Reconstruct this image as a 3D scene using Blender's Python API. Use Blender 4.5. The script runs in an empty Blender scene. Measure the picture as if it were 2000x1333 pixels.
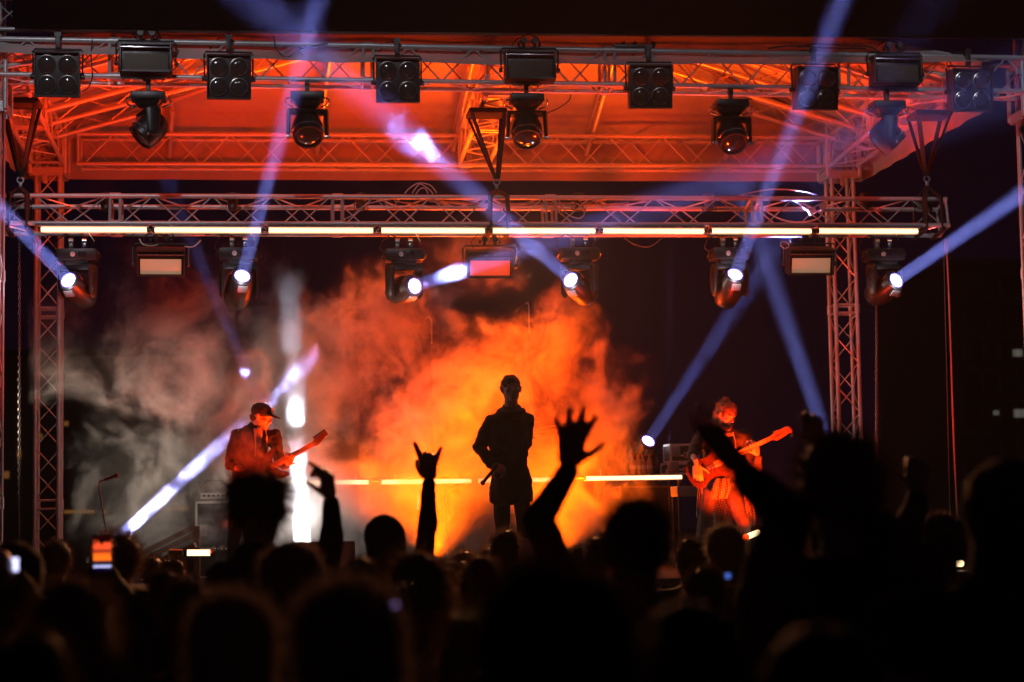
import bpy, bmesh, math, random
from mathutils import Vector, Matrix, Quaternion, noise
R = math.radians
S = bpy.context.scene
COL = S.collection
# ---------------------------------------------------------------- camera
CAM = Vector((0, 0, 1.85)); FPX = 3889.0
YAW, ROLL = R(6.6), R(0.92)
PITCH = math.atan(333.5 / FPX)
_f0 = Vector((math.sin(YAW), math.cos(YAW), 0)); _r0 = Vector((math.cos(YAW), -math.sin(YAW), 0))
FWD = (_f0 * math.cos(PITCH) + Vector((0, 0, math.sin(PITCH)))).normalized()
_u0 = (Vector((0, 0, math.cos(PITCH))) - _f0 * math.sin(PITCH)).normalized()
RGT = _r0 * math.cos(ROLL) - _u0 * math.sin(ROLL)
UPV = _u0 * math.cos(ROLL) + _r0 * math.sin(ROLL)
cd = bpy.data.cameras.new('camera'); cam = bpy.data.objects.new('camera', cd); COL.objects.link(cam)
cam.matrix_world = Matrix.Translation(CAM) @ Matrix((RGT, UPV, -FWD)).transposed().to_4x4()
cd.sensor_width = 36; cd.lens = FPX / 2000 * 36; cd.clip_start = 0.05; cd.clip_end = 2000
cd.dof.use_dof = True; cd.dof.focus_distance = 18.0; cd.dof.aperture_fstop = 2.0
S.camera = cam
def ray(px, py): return FWD * FPX + RGT * (px - 1000) - UPV * (py - 666.5)
def at(px, py, Y):
    d = ray(px, py); return CAM + d * ((Y - CAM.y) / d.y)
def onz(px, py, Z):
    d = ray(px, py); return CAM + d * ((Z - CAM.z) / d.z)
# ---------------------------------------------------------------- night sky, exposure, render
W = bpy.data.worlds.new('World'); S.world = W; W.use_nodes = True
W.node_tree.nodes['Background'].inputs[0].default_value = (0.30, 0.09, 0.62, 1)
W.node_tree.nodes['Background'].inputs[1].default_value = 0.0055
S.view_settings.view_transform = 'Standard'; S.view_settings.look = 'None'
S.view_settings.exposure = 0; S.view_settings.gamma = 1
S.render.engine = 'CYCLES'
cy = S.cycles
cy.use_denoising = True; cy.denoiser = 'OPENIMAGEDENOISE'
cy.max_bounces = 5; cy.diffuse_bounces = 2; cy.glossy_bounces = 2; cy.transmission_bounces = 3; cy.volume_bounces = 0; cy.transparent_max_bounces = 8
cy.use_adaptive_sampling = True; cy.adaptive_threshold = 0.02
cy.sample_clamp_direct = 0; cy.sample_clamp_indirect = 3
cy.caustics_reflective = False; cy.caustics_refractive = False
cy.volume_step_rate = 1.0; cy.volume_max_steps = 256
# ---------------------------------------------------------------- helpers
MATS = {}
def mat(name, col, rough=0.5, metal=0.0, var=0.25, scale=8.0, bump=0.0, bscale=60.0, emis=None, estr=0, coat=0.0, transl=0.0, spec=0.5):
    if name in MATS: return MATS[name]
    m = bpy.data.materials.new(name); m.use_nodes = True; t = m.node_tree; N = t.nodes; L = t.links
    b = N['Principled BSDF']; tc = N.new('ShaderNodeTexCoord')
    nz = N.new('ShaderNodeTexNoise'); nz.inputs['Scale'].default_value = scale; nz.inputs['Detail'].default_value = 5
    L.new(tc.outputs['Object'], nz.inputs['Vector'])
    mx = N.new('ShaderNodeMixRGB'); mx.blend_type = 'MIX'
    c = Vector(col[:3])
    mx.inputs[1].default_value = (*[max(0, x * (1 - var)) for x in c], 1)
    mx.inputs[2].default_value = (*[min(1, x * (1 + var)) for x in c], 1)
    L.new(nz.outputs['Fac'], mx.inputs[0]); L.new(mx.outputs[0], b.inputs['Base Color'])
    mr = N.new('ShaderNodeMapRange'); mr.inputs['To Min'].default_value = max(0.03, rough - 0.13); mr.inputs['To Max'].default_value = min(1, rough + 0.13)
    L.new(nz.outputs['Fac'], mr.inputs['Value']); L.new(mr.outputs[0], b.inputs['Roughness'])
    b.inputs['Metallic'].default_value = metal; b.inputs['Coat Weight'].default_value = coat
    b.inputs['Specular IOR Level'].default_value = spec
    if bump:
        n2 = N.new('ShaderNodeTexNoise'); n2.inputs['Scale'].default_value = bscale; n2.inputs['Detail'].default_value = 4
        L.new(tc.outputs['Object'], n2.inputs['Vector'])
        bp = N.new('ShaderNodeBump'); bp.inputs['Strength'].default_value = bump; bp.inputs['Distance'].default_value = 0.01
        L.new(n2.outputs['Fac'], bp.inputs['Height']); L.new(bp.outputs[0], b.inputs['Normal'])
    if emis:
        b.inputs['Emission Color'].default_value = (*emis, 1); b.inputs['Emission Strength'].default_value = estr
    if transl:
        tr = N.new('ShaderNodeBsdfTranslucent'); L.new(mx.outputs[0], tr.inputs[0])
        ms = N.new('ShaderNodeMixShader'); ms.inputs[0].default_value = transl
        L.new(b.outputs[0], ms.inputs[1]); L.new(tr.outputs[0], ms.inputs[2]); L.new(ms.outputs[0], N['Material Output'].inputs[0])
    MATS[name] = m; return m

ALU = mat('truss_aluminium', (0.60, 0.59, 0.58), 0.36, 0.35, 0.2, 6, 0.15, 90)
BLK = mat('black_steel', (0.025, 0.025, 0.028), 0.45, 0.0, 0.4, 9, 0.1, 120)
BLKP = mat('black_plastic', (0.018, 0.018, 0.02), 0.38, 0.0, 0.3, 14, 0.08, 160)
GREY = mat('grey_metal', (0.30, 0.30, 0.31), 0.4, 0.6, 0.25, 10, 0.1)
CHROME = mat('bright_metal', (0.75, 0.75, 0.77), 0.2, 1.0, 0.1)
STRAP = mat('black_webbing', (0.015, 0.014, 0.015), 0.9, 0, 0.4, 30, 0.3, 200)
RUBBER = mat('cable_rubber', (0.05, 0.045, 0.045), 0.6, 0, 0.3)
WCABLE = mat('pale_cable', (0.45, 0.42, 0.4), 0.6, 0, 0.2)

def tag(o, label=None, cat=None, group=None, kind=None):
    if label: o['label'] = label
    if cat: o['category'] = cat
    if group: o['group'] = group
    if kind: o['kind'] = kind
    return o
def empty(name, loc, label=None, cat=None, group=None):
    o = bpy.data.objects.new(name, None); COL.objects.link(o); o.location = loc; o.empty_display_size = 0.1
    return tag(o, label, cat, group)
def wloc(o):
    v = Vector((0, 0, 0))
    while o is not None: v += o.location; o = o.parent
    return v
def link_mesh(name, me, m, parent=None, smooth=True):
    if m is not None and len(me.materials) == 0: me.materials.append(m)
    if smooth:
        for p in me.polygons: p.use_smooth = True
        try: me.set_sharp_from_angle(angle=R(38))
        except Exception: pass
    o = bpy.data.objects.new(name, me); COL.objects.link(o)
    if parent is not None: o.parent = parent
    return o
_ICO = {}
def icos(sub):
    if sub not in _ICO:
        t = bmesh.new(); bmesh.ops.create_icosphere(t, subdivisions=sub, radius=1); _ICO[sub] = [v.co.copy() for v in t.verts]; t.free()
    return _ICO[sub]
class MB:
    """collects shapes given in world coordinates; build() links them as one mesh object"""
    def __init__(s): s.bm = bmesh.new()
    def box(s, c, d, rot=None, bev=0.0):
        r = bmesh.ops.create_cube(s.bm, size=1.0); vs = r['verts']
        for v in vs: v.co = Vector((v.co.x * d[0], v.co.y * d[1], v.co.z * d[2]))
        if bev:
            es = list({e for v in vs for e in v.link_edges})
            g = bmesh.ops.bevel(s.bm, geom=es, offset=bev, segments=2, affect='EDGES', profile=0.6)
            vs = list({v for f in g['faces'] for v in f.verts} | {v for v in vs if v.is_valid})
        M = rot if rot is not None else Matrix.Identity(3)
        for v in vs: v.co = M @ v.co + Vector(c)
        return vs
    def tube(s, a, b, r, n=8, r2=None, caps=True):
        a, b = Vector(a), Vector(b); d = b - a
        if d.length < 1e-6: return
        q = d.to_track_quat('Z', 'Y').to_matrix(); r2 = r if r2 is None else r2
        A = [s.bm.verts.new(a + q @ Vector((math.cos(t) * r, math.sin(t) * r, 0))) for t in [2 * math.pi * k / n for k in range(n)]]
        B = [s.bm.verts.new(b + q @ Vector((math.cos(t) * r2, math.sin(t) * r2, 0))) for t in [2 * math.pi * k / n for k in range(n)]]
        for k in range(n): s.bm.faces.new((A[k], A[(k + 1) % n], B[(k + 1) % n], B[k]))
        if caps: s.bm.faces.new(A[::-1]); s.bm.faces.new(B)
    def path(s, pts, r, n=6, r2=None):
        pts = [Vector(p) for p in pts]; rings = []; N = len(pts)
        up = Vector((0.13, 0.21, 1)).normalized()
        for i, p in enumerate(pts):
            d = (pts[min(i + 1, N - 1)] - pts[max(i - 1, 0)]).normalized()
            x = d.cross(up)
            if x.length < 1e-3: x = d.cross(Vector((1, 0, 0)))
            x.normalize(); y = d.cross(x)
            rr = r if r2 is None else r + (r2 - r) * i / (N - 1)
            rings.append([s.bm.verts.new(p + x * math.cos(t) * rr + y * math.sin(t) * rr) for t in [2 * math.pi * k / n for k in range(n)]])
        for A, B in zip(rings, rings[1:]):
            for k in range(n): s.bm.faces.new((A[k], A[(k + 1) % n], B[(k + 1) % n], B[k]))
        s.bm.faces.new(rings[0][::-1]); s.bm.faces.new(rings[-1])
    def disc(s, c, nrm, prof, n=20):
        """lathe: prof = [(radius, offset along nrm)]"""
        q = Vector(nrm).to_track_quat('Z', 'Y').to_matrix(); c = Vector(c); rings = []
        for (r, z) in prof:
            if r < 1e-5: rings.append([s.bm.verts.new(c + q @ Vector((0, 0, z)))])
            else: rings.append([s.bm.verts.new(c + q @ Vector((math.cos(t) * r, math.sin(t) * r, z))) for t in [2 * math.pi * k / n for k in range(n)]])
        for A, B in zip(rings, rings[1:]):
            for k in range(n):
                a = A[k % len(A)]; b = A[(k + 1) % len(A)]; c2 = B[(k + 1) % len(B)]; d = B[k % len(B)]
                f = []
                for v in (a, b, c2, d):
                    if v not in f: f.append(v)
                if len(f) > 2: s.bm.faces.new(f)
    def poly(s, pts, thick, nrm):
        """extruded outline"""
        nrm = Vector(nrm).normalized() * thick
        A = [s.bm.verts.new(Vector(p)) for p in pts]; B = [s.bm.verts.new(Vector(p) + nrm) for p in pts]
        s.bm.faces.new(A[::-1]); s.bm.faces.new(B); n = len(pts)
        for k in range(n): s.bm.faces.new((A[k], A[(k + 1) % n], B[(k + 1) % n], B[k]))
    def hull(s, parts, sub=2):
        """convex hull of ellipsoids: parts = [(centre, radius or (rx,ry,rz), rot)]"""
        t = bmesh.new(); pts = []
        for p in parts:
            c, r = Vector(p[0]), p[1]; rot = p[2] if len(p) > 2 else None
            if not hasattr(r, '__len__'): r = (r, r, r)
            for u in icos(sub):
                w = Vector((u.x * r[0], u.y * r[1], u.z * r[2])); pts.append(c + (rot @ w if rot is not None else w))
        vs = [t.verts.new(p) for p in pts]
        bmesh.ops.convex_hull(t, input=vs); idx = {}
        for f in t.faces:
            q = []
            for v in f.verts:
                if v not in idx: idx[v] = s.bm.verts.new(v.co)
                q.append(idx[v])
            s.bm.faces.new(q)
        t.free()
    def build(s, name, m, parent=None, smooth=True, label=None):
        o = wloc(parent) if parent is not None else Vector((0, 0, 0))
        bmesh.ops.recalc_face_normals(s.bm, faces=s.bm.faces[:])
        if o.length > 0:
            for v in s.bm.verts: v.co -= o
        me = bpy.data.meshes.new(name); s.bm.to_mesh(me); s.bm.free()
        ob = link_mesh(name, me, m, parent, smooth)
        if label: ob['label'] = label
        return ob
    def solo(s, name, m, loc, smooth=True):
        """a top-level mesh object with its origin at loc"""
        for v in s.bm.verts: v.co -= Vector(loc)
        ob = s.build(name, m, None, smooth); ob.location = loc; return ob
    def remesh(s, name, m, parent, voxel, smooth=3):
        o = wloc(parent); 
        bmesh.ops.recalc_face_normals(s.bm, faces=s.bm.faces[:])
        for v in s.bm.verts: v.co -= o
        me = bpy.data.meshes.new(name); s.bm.to_mesh(me); s.bm.free()
        t = bpy.data.objects.new('tmp', me); COL.objects.link(t)
        md = t.modifiers.new('r', 'REMESH'); md.mode = 'VOXEL'; md.voxel_size = voxel
        if smooth: sm = t.modifiers.new('s', 'SMOOTH'); sm.iterations = smooth; sm.factor = 0.5
        dg = bpy.context.evaluated_depsgraph_get(); me2 = bpy.data.meshes.new_from_object(t.evaluated_get(dg))
        bpy.data.objects.remove(t); bpy.data.meshes.remove(me)
        me2.materials.clear(); me2.name = name
        me2.materials.append(m)
        for p in me2.polygons: p.use_smooth = True
        ob = bpy.data.objects.new(name, me2); COL.objects.link(ob); ob.parent = parent
        return ob
def dup(root, loc=None, rot=None, label=None):
    def cp(o, par):
        c = o.copy(); COL.objects.link(c); c.parent = par
        for ch in [x for x in COL.objects if x.parent == o]: cp(ch, c)
        return c
    r = cp(root, None)
    if loc is not None: r.location = loc
    if rot is not None: r.rotation_euler = rot
    if label: r['label'] = label
    return r
def spot(p, d, power, col, ang, rad=0.06, blend=0.35, name='lamp'):
    l = bpy.data.lights.new(name, 'SPOT'); l.energy = power; l.color = col; l.spot_size = R(ang); l.spot_blend = blend; l.shadow_soft_size = rad
    o = bpy.data.objects.new(name, l); COL.objects.link(o); o.location = p
    o.rotation_euler = Vector(d).to_track_quat('-Z', 'Y').to_euler(); return o
def disc_lamp(p, d, power, col, spread, rad, name='beam_lamp'):
    l = bpy.data.lights.new(name, 'AREA'); l.shape = 'DISK'; l.size = rad * 2; l.spread = R(spread); l.energy = power; l.color = col
    o = bpy.data.objects.new(name, l); COL.objects.link(o); o.location = p
    o.rotation_euler = Vector(d).to_track_quat('-Z', 'Y').to_euler(); return o
def point(p, power, col, rad=0.1, name='lamp'):
    l = bpy.data.lights.new(name, 'POINT'); l.energy = power; l.color = col; l.shadow_soft_size = rad
    o = bpy.data.objects.new(name, l); COL.objects.link(o); o.location = p; return o
STAGE_Z = 1.265
YF, YM, YB = 17.6, 18.3, 21.0        # front truss, hung truss, back truss
# ---------------------------------------------------------------- ground, stage deck
gm = MB(); gm.box((0, 72, -0.06), (236, 236, 0.12))
g = gm.build('ground', mat('asphalt', (0.045, 0.045, 0.047), 0.9, 0, 0.3, 3, 0.5, 40)); tag(g, kind='structure')
XL, XR = at(92, 500, YB).x, at(1652, 500, YB).x
XC = at(925, 290, YB).x
STG = empty('stage_platform', (XC, 17.0, 0), 'low black stage deck standing under the lighting trusses', 'stage')
b = MB()
for i in range(6):
    for j in range(5):
        b.box((XL - 0.35 + (XR - XL + 0.7) * (i + .5) / 6, 16.75 + (j + .5) * 0.98, STAGE_Z - 0.03), ((XR - XL + 0.7) / 6 - 0.006, 0.974, 0.06), bev=0.004)
b.build('deck', mat('stage_plywood', (0.035, 0.03, 0.028), 0.55, 0, 0.5, 4, 0.3, 50), STG)
b = MB(); n = 90; W0 = XR - XL + 0.7
for k in range(n):
    x0 = XL - .35 + W0 * k / n; x1 = XL - .35 + W0 * (k + 1) / n; y0 = 16.74 - 0.02 * (k % 2); y1 = 16.74 - 0.02 * ((k + 1) % 2)
    v = [b.bm.verts.new(p) for p in ((x0, y0, 0.01), (x1, y1, 0.01), (x1, y1, STAGE_Z - .07), (x0, y0, STAGE_Z - .07))]
    b.bm.faces.new(v)
bmesh.ops.remove_doubles(b.bm, verts=b.bm.verts[:], dist=1e-4)
b.build('skirt', mat('black_molton', (0.012, 0.011, 0.012), 0.95, 0, 0.3), STG)
b = MB()
for i in range(7):
    for j in range(6): b.tube((XL - 0.3 + (XR - XL + .6) * i / 6, 16.85 + j * .95, 0), (XL - 0.3 + (XR - XL + .6) * i / 6, 16.85 + j * .95, STAGE_Z - .06), .03)
b.build('support_legs', GREY, STG)

# ---------------------------------------------------------------- trusses
def truss(name, label, p0, p1, up, w, h, joints=(), pitch=0.3, rc=0.024, rb=0.0085, group=None, ends=True, cat='truss'):
    p0, p1, up = Vector(p0), Vector(p1), Vector(up).normalized()
    L = (p1 - p0).length; ax = (p1 - p0).normalized(); sd = ax.cross(up).normalized(); up = sd.cross(ax).normalized()
    rt = empty(name, p0, label, cat, group)
    C = lambda s, u, t: p0 + ax * t + sd * (s * w / 2) + up * (u * h / 2)
    for (s_, u_) in ((-1, 1), (1, 1), (-1, -1), (1, -1)):
        m = MB(); m.tube(C(s_, u_, 0), C(s_, u_, L), rc, 12)
        for j in joints: m.tube(C(s_, u_, j - .05), C(s_, u_, j + .05), rc * 1.35, 12)
        m.build('chord', ALU, rt)
    stops = [0.0] + list(joints) + [L]
    faces = (((-1, 1), (-1, -1), 0), ((1, 1), (1, -1), 1), ((-1, 1), (1, 1), 0), ((-1, -1), (1, -1), 1))
    m = MB()
    for (A, B, ph) in faces:
        for t0, t1 in zip(stops, stops[1:]):
            n = max(1, round((t1 - t0 - .12) / pitch)); a = t0 + .07; st = (t1 - t0 - .14) / n
            for k in range(n):
                P, Q = (A, B) if (k + ph) % 2 == 0 else (B, A)
                m.tube(C(*P, a + k * st), C(*Q, a + (k + 1) * st), rb, 6, caps=False)
    m.build('bracing', ALU, rt)
    fr = []
    for j in joints: fr += [j - .045, j + .045]
    if ends: fr += [0.012, L - 0.012]
    for t in fr:
        m = MB(); q = [(-1, 1), (1, 1), (1, -1), (-1, -1)]
        for k in range(4): m.tube(C(*q[k], t), C(*q[(k + 1) % 4], t), rc * .62, 8, caps=False)
        m.build('end_frame', ALU, rt)
    return rt
UP = Vector((0, 0, 1)); XAX = Vector((1, 0, 0))
c_ = 0.317
def face_line(pa, pb, Y, w, tiltdeg=0):
    a, b_ = at(*pa, Y), at(*pb, Y); off = Vector((0, w / 2, 0)); return a + off, b_ + off
a, b_ = face_line((-40, 110), (2040, 147), YF, c_)
FT0, FT1 = a, b_
sc_ = (b_ - a).length / 2080
truss('roof_truss', 'long silver box truss across the front of the roof, hung with blinders and moving lights', a, b_, UP, c_, c_,
      [(x + 40) * sc_ for x in (210, 690, 1160, 1628)], 0.30, group='roof trusses of the stage')
a, b_ = face_line((150, 291.5), (1618, 296.5), YB, c_)
sb = (b_ - a).length / 1468
truss('roof_truss', 'orange lit box truss along the back edge of the roof, between the two rear towers', a, b_, UP, c_, c_, [(745) * sb], 0.30, group='roof trusses of the stage')
a = Vector((XL, YB - .05, 5.72)); zf = (FT0.z + FT1.z) / 2
truss('roof_truss', 'side roof truss running from the left rear tower towards the audience', (XL, YB - .02, a.z), (XL, YF + .5, zf), UP, c_, c_, [1.5], 0.27, group='roof trusses of the stage')
truss('roof_truss', 'side roof truss above the right rear tower, running towards the audience', (XR, YB - .02, a.z), (XR, YF + .5, zf), UP, c_, c_, [1.5], 0.27, group='roof trusses of the stage')
truss('roof_truss', 'central roof truss running front to back under the peak of the canopy', (XC, YB - .03, a.z), (XC, YF + .5, zf), UP, c_, c_, [1.5], 0.27, group='roof trusses of the stage')
# hung truss, tilted a little on its slings
tl = R(13); upm = Vector((0, math.sin(tl), math.cos(tl)))
a, b_ = at(-20, 409, YM), at(1852, 415, YM)
ofs = Vector((0, .135 * math.cos(tl), -.135 * math.sin(tl)))
a += ofs; b_ += ofs; sm_ = (b_ - a).length / 1872
MT0, MT1 = a, b_
truss('lighting_truss', 'lower box truss hung by straps across the stage, carrying the row of glowing tubes', a, b_, upm, .27, .268,
      [(x + 20) * sm_ for x in (213, 636, 1051, 1462)], 0.285, 0.0225, 0.0075)
def tower(X, Y, label, z1, w=0.24, block=True):
    rt = empty('truss_tower', (X, Y, 0), label, 'tower', 'towers holding up the roof')
    q = [(-1, -1), (1, -1), (1, 1), (-1, 1)]; P = lambda k, z: Vector((X + q[k % 4][0] * w / 2, Y + q[k % 4][1] * w / 2, z))
    for k in range(4):
        m = MB(); m.tube(P(k, .05), P(k, z1), .0235, 12)
        for zj in (2.0, 4.0): m.tube(P(k, zj - .05), P(k, zj + .05), .031, 12)
        m.build('chord', ALU, rt)
    m = MB(); z = 0.1; i = 0
    for k in range(4):
        for (s0, s1) in ((.08, 1.95), (2.05, 3.95), (4.05, z1)):
            n = max(1, round((s1 - s0) / .27)); st = (s1 - s0) / n
            for j in range(n):
                A, B = (k, k + 1) if (j + k) % 2 == 0 else (k + 1, k)
                m.tube(P(A, s0 + j * st), P(B, s0 + (j + 1) * st), .0075, 6, caps=False)
    m.build('bracing', ALU, rt)
    for zj in (1.955, 2.045, 3.955, 4.045):
        m = MB()
        for k in range(4): m.tube(P(k, zj), P(k + 1, zj), .013, 6, caps=False)
        m.build('end_frame', ALU, rt)
    m = MB(); m.box((X, Y, .03), (.6, .6, .06), bev=.008); m.build('base_plate', BLK, rt)
    if block:
        m = MB(); W = .36; zc = 5.72
        for sx in (-1, 1):
            for sy in (-1, 1):
                m.tube((X + sx * W / 2, Y + sy * W / 2, zc - .27), (X + sx * W / 2, Y + sy * W / 2, zc + .27), .022, 10)
        for z in (zc - .25, zc + .25):
            for s_ in (-1, 1):
                m.box((X + s_ * W / 2, Y, z), (.012, W - .03, .09)); m.box((X, Y + s_ * W / 2, z), (W - .03, .012, .09))
        m.box((X - .02, Y - W / 2 - .012, zc - .33), (.05, .01, .1), bev=.004)
        m.build('sleeve_block', ALU, rt)
    return rt
tower(XL, YB + .16, 'slim truss tower at the left rear corner of the stage', 6.05)
tower(XR, YB + .16, 'slim truss tower at the right rear corner of the stage', 6.05)
XFL = at(-27, 500, YF + .2).x; XFR = at(2032, 500, YF + .2).x
tower(XFL, YF + .2, 'front truss tower at the left edge of the picture, orange lit', 6.7)
tower(XFR, YF + .2, 'front truss tower at the top right corner of the picture', 6.7)

# ---------------------------------------------------------------- roof
RF = empty('stage_roof', (XC, 19.4, 5.9), 'white fabric canopy roof glowing orange over the trusses', 'roof')
x0, x1, y0, y1 = XL - .33, XR + .33, YF - .1, YB + .42
ze, peak = 5.93, Vector((XC, 19.35, 7.35))
def facepatch(A, B, n=14):
    """triangle A-B-peak, sagging a little between the rafters"""
    m = MB(); A, B = Vector(A), Vector(B); g = []
    nr = (B - A).cross(peak - A).normalized(); nr = nr if nr.z > 0 else -nr
    for i in range(n + 1):
        row = []
        for j in range(n + 1 - i):
            u, v = i / n, j / n; p = A + (peak - A) * u + (B - A) * v
            ww = (1 - u) or 1; e = math.sin(math.pi * min(1, v / ww)) * (1 - u)
            p = p - Vector((0, 0, .07 * e)) + nr * .012 * math.sin(p.x * 5 + p.y * 3)
            row.append(m.bm.verts.new(p))
        g.append(row)
    for i in range(n):
        for j in range(n - i):
            m.bm.faces.new((g[i][j], g[i][j + 1], g[i + 1][j]))
            if j < n - i - 1: m.bm.faces.new((g[i][j + 1], g[i + 1][j + 1], g[i + 1][j]))
    return m
CNV = mat('canopy_fabric', (0.46, 0.44, 0.42), 0.75, 0, 0.38, 1.6, 0.35, 7, transl=0.12)
cs = [(x0, y0, ze), (x1, y0, ze), (x1, y1, ze), (x0, y1, ze)]
for k in range(4): facepatch(cs[k], cs[(k + 1) % 4]).build('canopy', CNV, RF)
for k in range(1, 4):
    A, B = Vector(cs[k]), Vector(cs[(k + 1) % 4]); m = MB(); n = 40; rows = []
    out = Vector(((1, 0), (0, 1), (-1, 0))[k - 1] + (0,))
    for i in range(n + 1):
        p = A + (B - A) * i / n
        rows.append([m.bm.verts.new(p + out * (.0 + .012 * math.sin(i * 1.1)) * (j / 3) - Vector((0, 0, .47 * j / 3))) for j in range(4)])
    for i in range(n):
        for j in range(3): m.bm.faces.new((rows[i][j], rows[i + 1][j], rows[i + 1][j + 1], rows[i][j + 1]))
    m.build('valance', CNV, RF)
def rafter(A, B, dh=.2):
    A, B = Vector(A), Vector(B); m = MB(); d = Vector((0, 0, -dh))
    m.tube(A, B, .024, 10); m.tube(A + d, B + d, .024, 10); n = max(2, round((B - A).length / .28))
    for k in range(n):
        p, q = A + (B - A) * k / n, A + (B - A) * (k + 1) / n
        if k % 2: p, q = p + d, q
        else: q = q + d
        m.tube(p, q, .008, 6, caps=False)
    m.build('rafter', ALU, RF)
pk = peak - Vector((0, 0, .12))
for c in cs: rafter(Vector(c) + Vector((0, 0, .0)) * 1 + (pk - Vector(c)) * .06, pk - (pk - Vector(c)) * .03)
for k in range(4):
    A, B = Vector(cs[k]), Vector(cs[(k + 1) % 4])
    for t in (.17, .34, .5, .66, .83):
        P = A + (B - A) * t; e = 1 - abs(2 * t - 1); hipf = abs(2 * t - 1)
        Q = pk + ((A if t < .5 else B) - pk) * hipf
        P = P + (Q - P) * .07; rafter(P - UP * .1, P + (Q - P) * .93 - UP * .1, .16)
m = MB(); m.tube(pk - UP * .5, pk + UP * .02, .04, 12); m.build('peak_post', ALU, RF)
# black fascia over the front, with its rail
fa, fb = at(24, 53, YF - .16), at(2060, 76, YF - .16)
m = MB(); n = 30; ra = []
for i in range(n + 1):
    p = fa + (fb - fa) * i / n; ra.append([p, p + UP * 1.1])
for i in range(n):
    for j in (0, 1):
        y = -.012 * math.sin(i * .9) if True else 0
for side in (0, .02):
    vv = [[m.bm.verts.new(q + Vector((0, side + .008 * math.sin(i * .8), 0))) for q in ra[i]] for i in range(n + 1)]
    for i in range(n): m.bm.faces.new((vv[i][0], vv[i + 1][0], vv[i + 1][1], vv[i][1]))
fo = m.solo('fascia_banner', mat('black_banner', (0.003, 0.0025, 0.004), 0.95, 0, 0.3, 12, spec=.03), (fa + fb) / 2)
tag(fo, 'plain black fabric banner closing off the top front of the roof', 'banner')
ra_, rb_ = at(-30, 58, YF + .04), at(2050, 72, YF + .04)
truss('fascia_rail', 'thin flat truss rail just under the black top banner', ra_ + UP * .14, rb_ + UP * .14, UP, .05, .28, [], .3, .018, .0065, cat='rail')
# ---------------------------------------------------------------- lamps on the trusses
LENS = mat('lamp_glass', (0.05, 0.045, 0.04), 0.08, 0.0, 0.3, coat=1.0)
BOWL = mat('reflector_bowl', (0.5, 0.46, 0.42), 0.28, 0.9, 0.2)
FROST = mat('strobe_panel_painted_glow', (0.35, 0.30, 0.24), 0.6, 0, 0.08, 60, 0.2, 250, emis=(1, .50, .26), estr=.26)  # weak emission paints in the wash light the panel reflects
FROSTO = mat('strobe_panel_painted_orange_glow', (0.3, 0.15, 0.1), 0.6, 0, 0.08, 60, 0.2, 250, emis=(1, .055, .008), estr=.8)  # orange light on the centre panel, put in as emission
FROSTD = mat('strobe_panel_dull', (0.10, 0.085, 0.06), 0.6, 0, 0.1, 60, 0.2, 250)
SILV = mat('silver_trim', (0.7, 0.7, 0.72), 0.25, 0.9, 0.15)
LIT = mat('lit_lens', (0.9, 0.9, 1.0), 0.3, 0, 0, emis=(0.93, 0.93, 1.0), estr=14)
LITRIM = mat('lens_rim', (0.1, 0.08, 0.3), 0.3, 0, 0, emis=(0.22, 0.12, 0.95), estr=0.9)

def rotx(m, t): return Matrix.Rotation(t, 3, 'X') @ m
# four-lamp blinder, built at the origin: clamp point on top, face towards -Y
def make_blinder():
    rt = empty('blinder_light', (0, 0, 0))
    Rm = Matrix.Rotation(R(7), 3, 'X'); T = lambda v: Rm @ Vector(v) + Vector((0, 0, -.27))
    m = MB(); m.box(T((0, .05, 0)), (.385, .13, .385), Rm, .012)
    m.box(T((0, -.03, .19)), (.385, .05, .012), Rm); m.box(T((0, -.03, -.19)), (.385, .05, .012), Rm)
    m.box(T((.189, -.03, 0)), (.010, .05, .37), Rm); m.box(T((-.189, -.03, 0)), (.010, .05, .37), Rm)
    m.build('housing', BLK, rt)
    for sx in (-1, 1):
        for sz in (-1, 1):
            c = T((sx * .088, -.014, sz * .088)); nrm = Rm @ Vector((0, -1, 0)); m = MB()
            m.disc(c, nrm, [(.082, .001), (.082, .014), (.076, .016), (.070, .008), (.05, -.0), (.03, .002), (.028, .006), (.0, .012)], 24)
            bw = m.build('reflector', BOWL, rt)
            m = MB(); m.disc(c, nrm, [(.073, .013), (.06, .02), (.035, .026), (0, .028)], 24); m.build('lens', LENS, bw)
    m = MB(); m.path([(-.21, .05, -.30), (-.215, .05, -.06), (-.20, .05, -.035), (.20, .05, -.035), (.215, .05, -.06), (.21, .05, -.30)], .0085, 6)
    for s_ in (-1, 1): m.tube((s_ * .19, .05, -.28), (s_ * .235, .05, -.28), .022, 10)
    m.build('yoke', BLK, rt)
    m = MB(); m.path([(.06, .11, -.2), (.10, .20, -.10), (.07, .22, .04), (.02, .16, .13), (-.09, .14, .11), (-.16, .17, .02), (-.12, .20, -.03)], .0055, 6); m.build('power_cable', RUBBER, rt)
    m = MB(); m.box((0, .05, .04), (.045, .03, .13), bev=.006); m.tube((0, .03, .10), (0, .09, .10), .032, 10); m.build('clamp', BLK, rt)
    return rt
blinder = make_blinder()
bl = [((112, 146), 2, 'four-lamp blinder light at the far left end of the front truss'),
      ((447, 151), 3, 'four-lamp blinder light between the first strobe and the violet beam on the front truss'),
      ((777, 158), 0, 'dim four-lamp blinder light above the bright puff of white smoke'),
      ((1270, 170), -2, 'four-lamp blinder light hanging right of the centre strobe on the front truss'),
      ((1594, 173), 4, 'four-lamp blinder light crossed by the right-hand violet beam'),
      ((1897, 177), 3, 'four-lamp blinder light at the far right end of the front truss, past the last strobe')]
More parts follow.
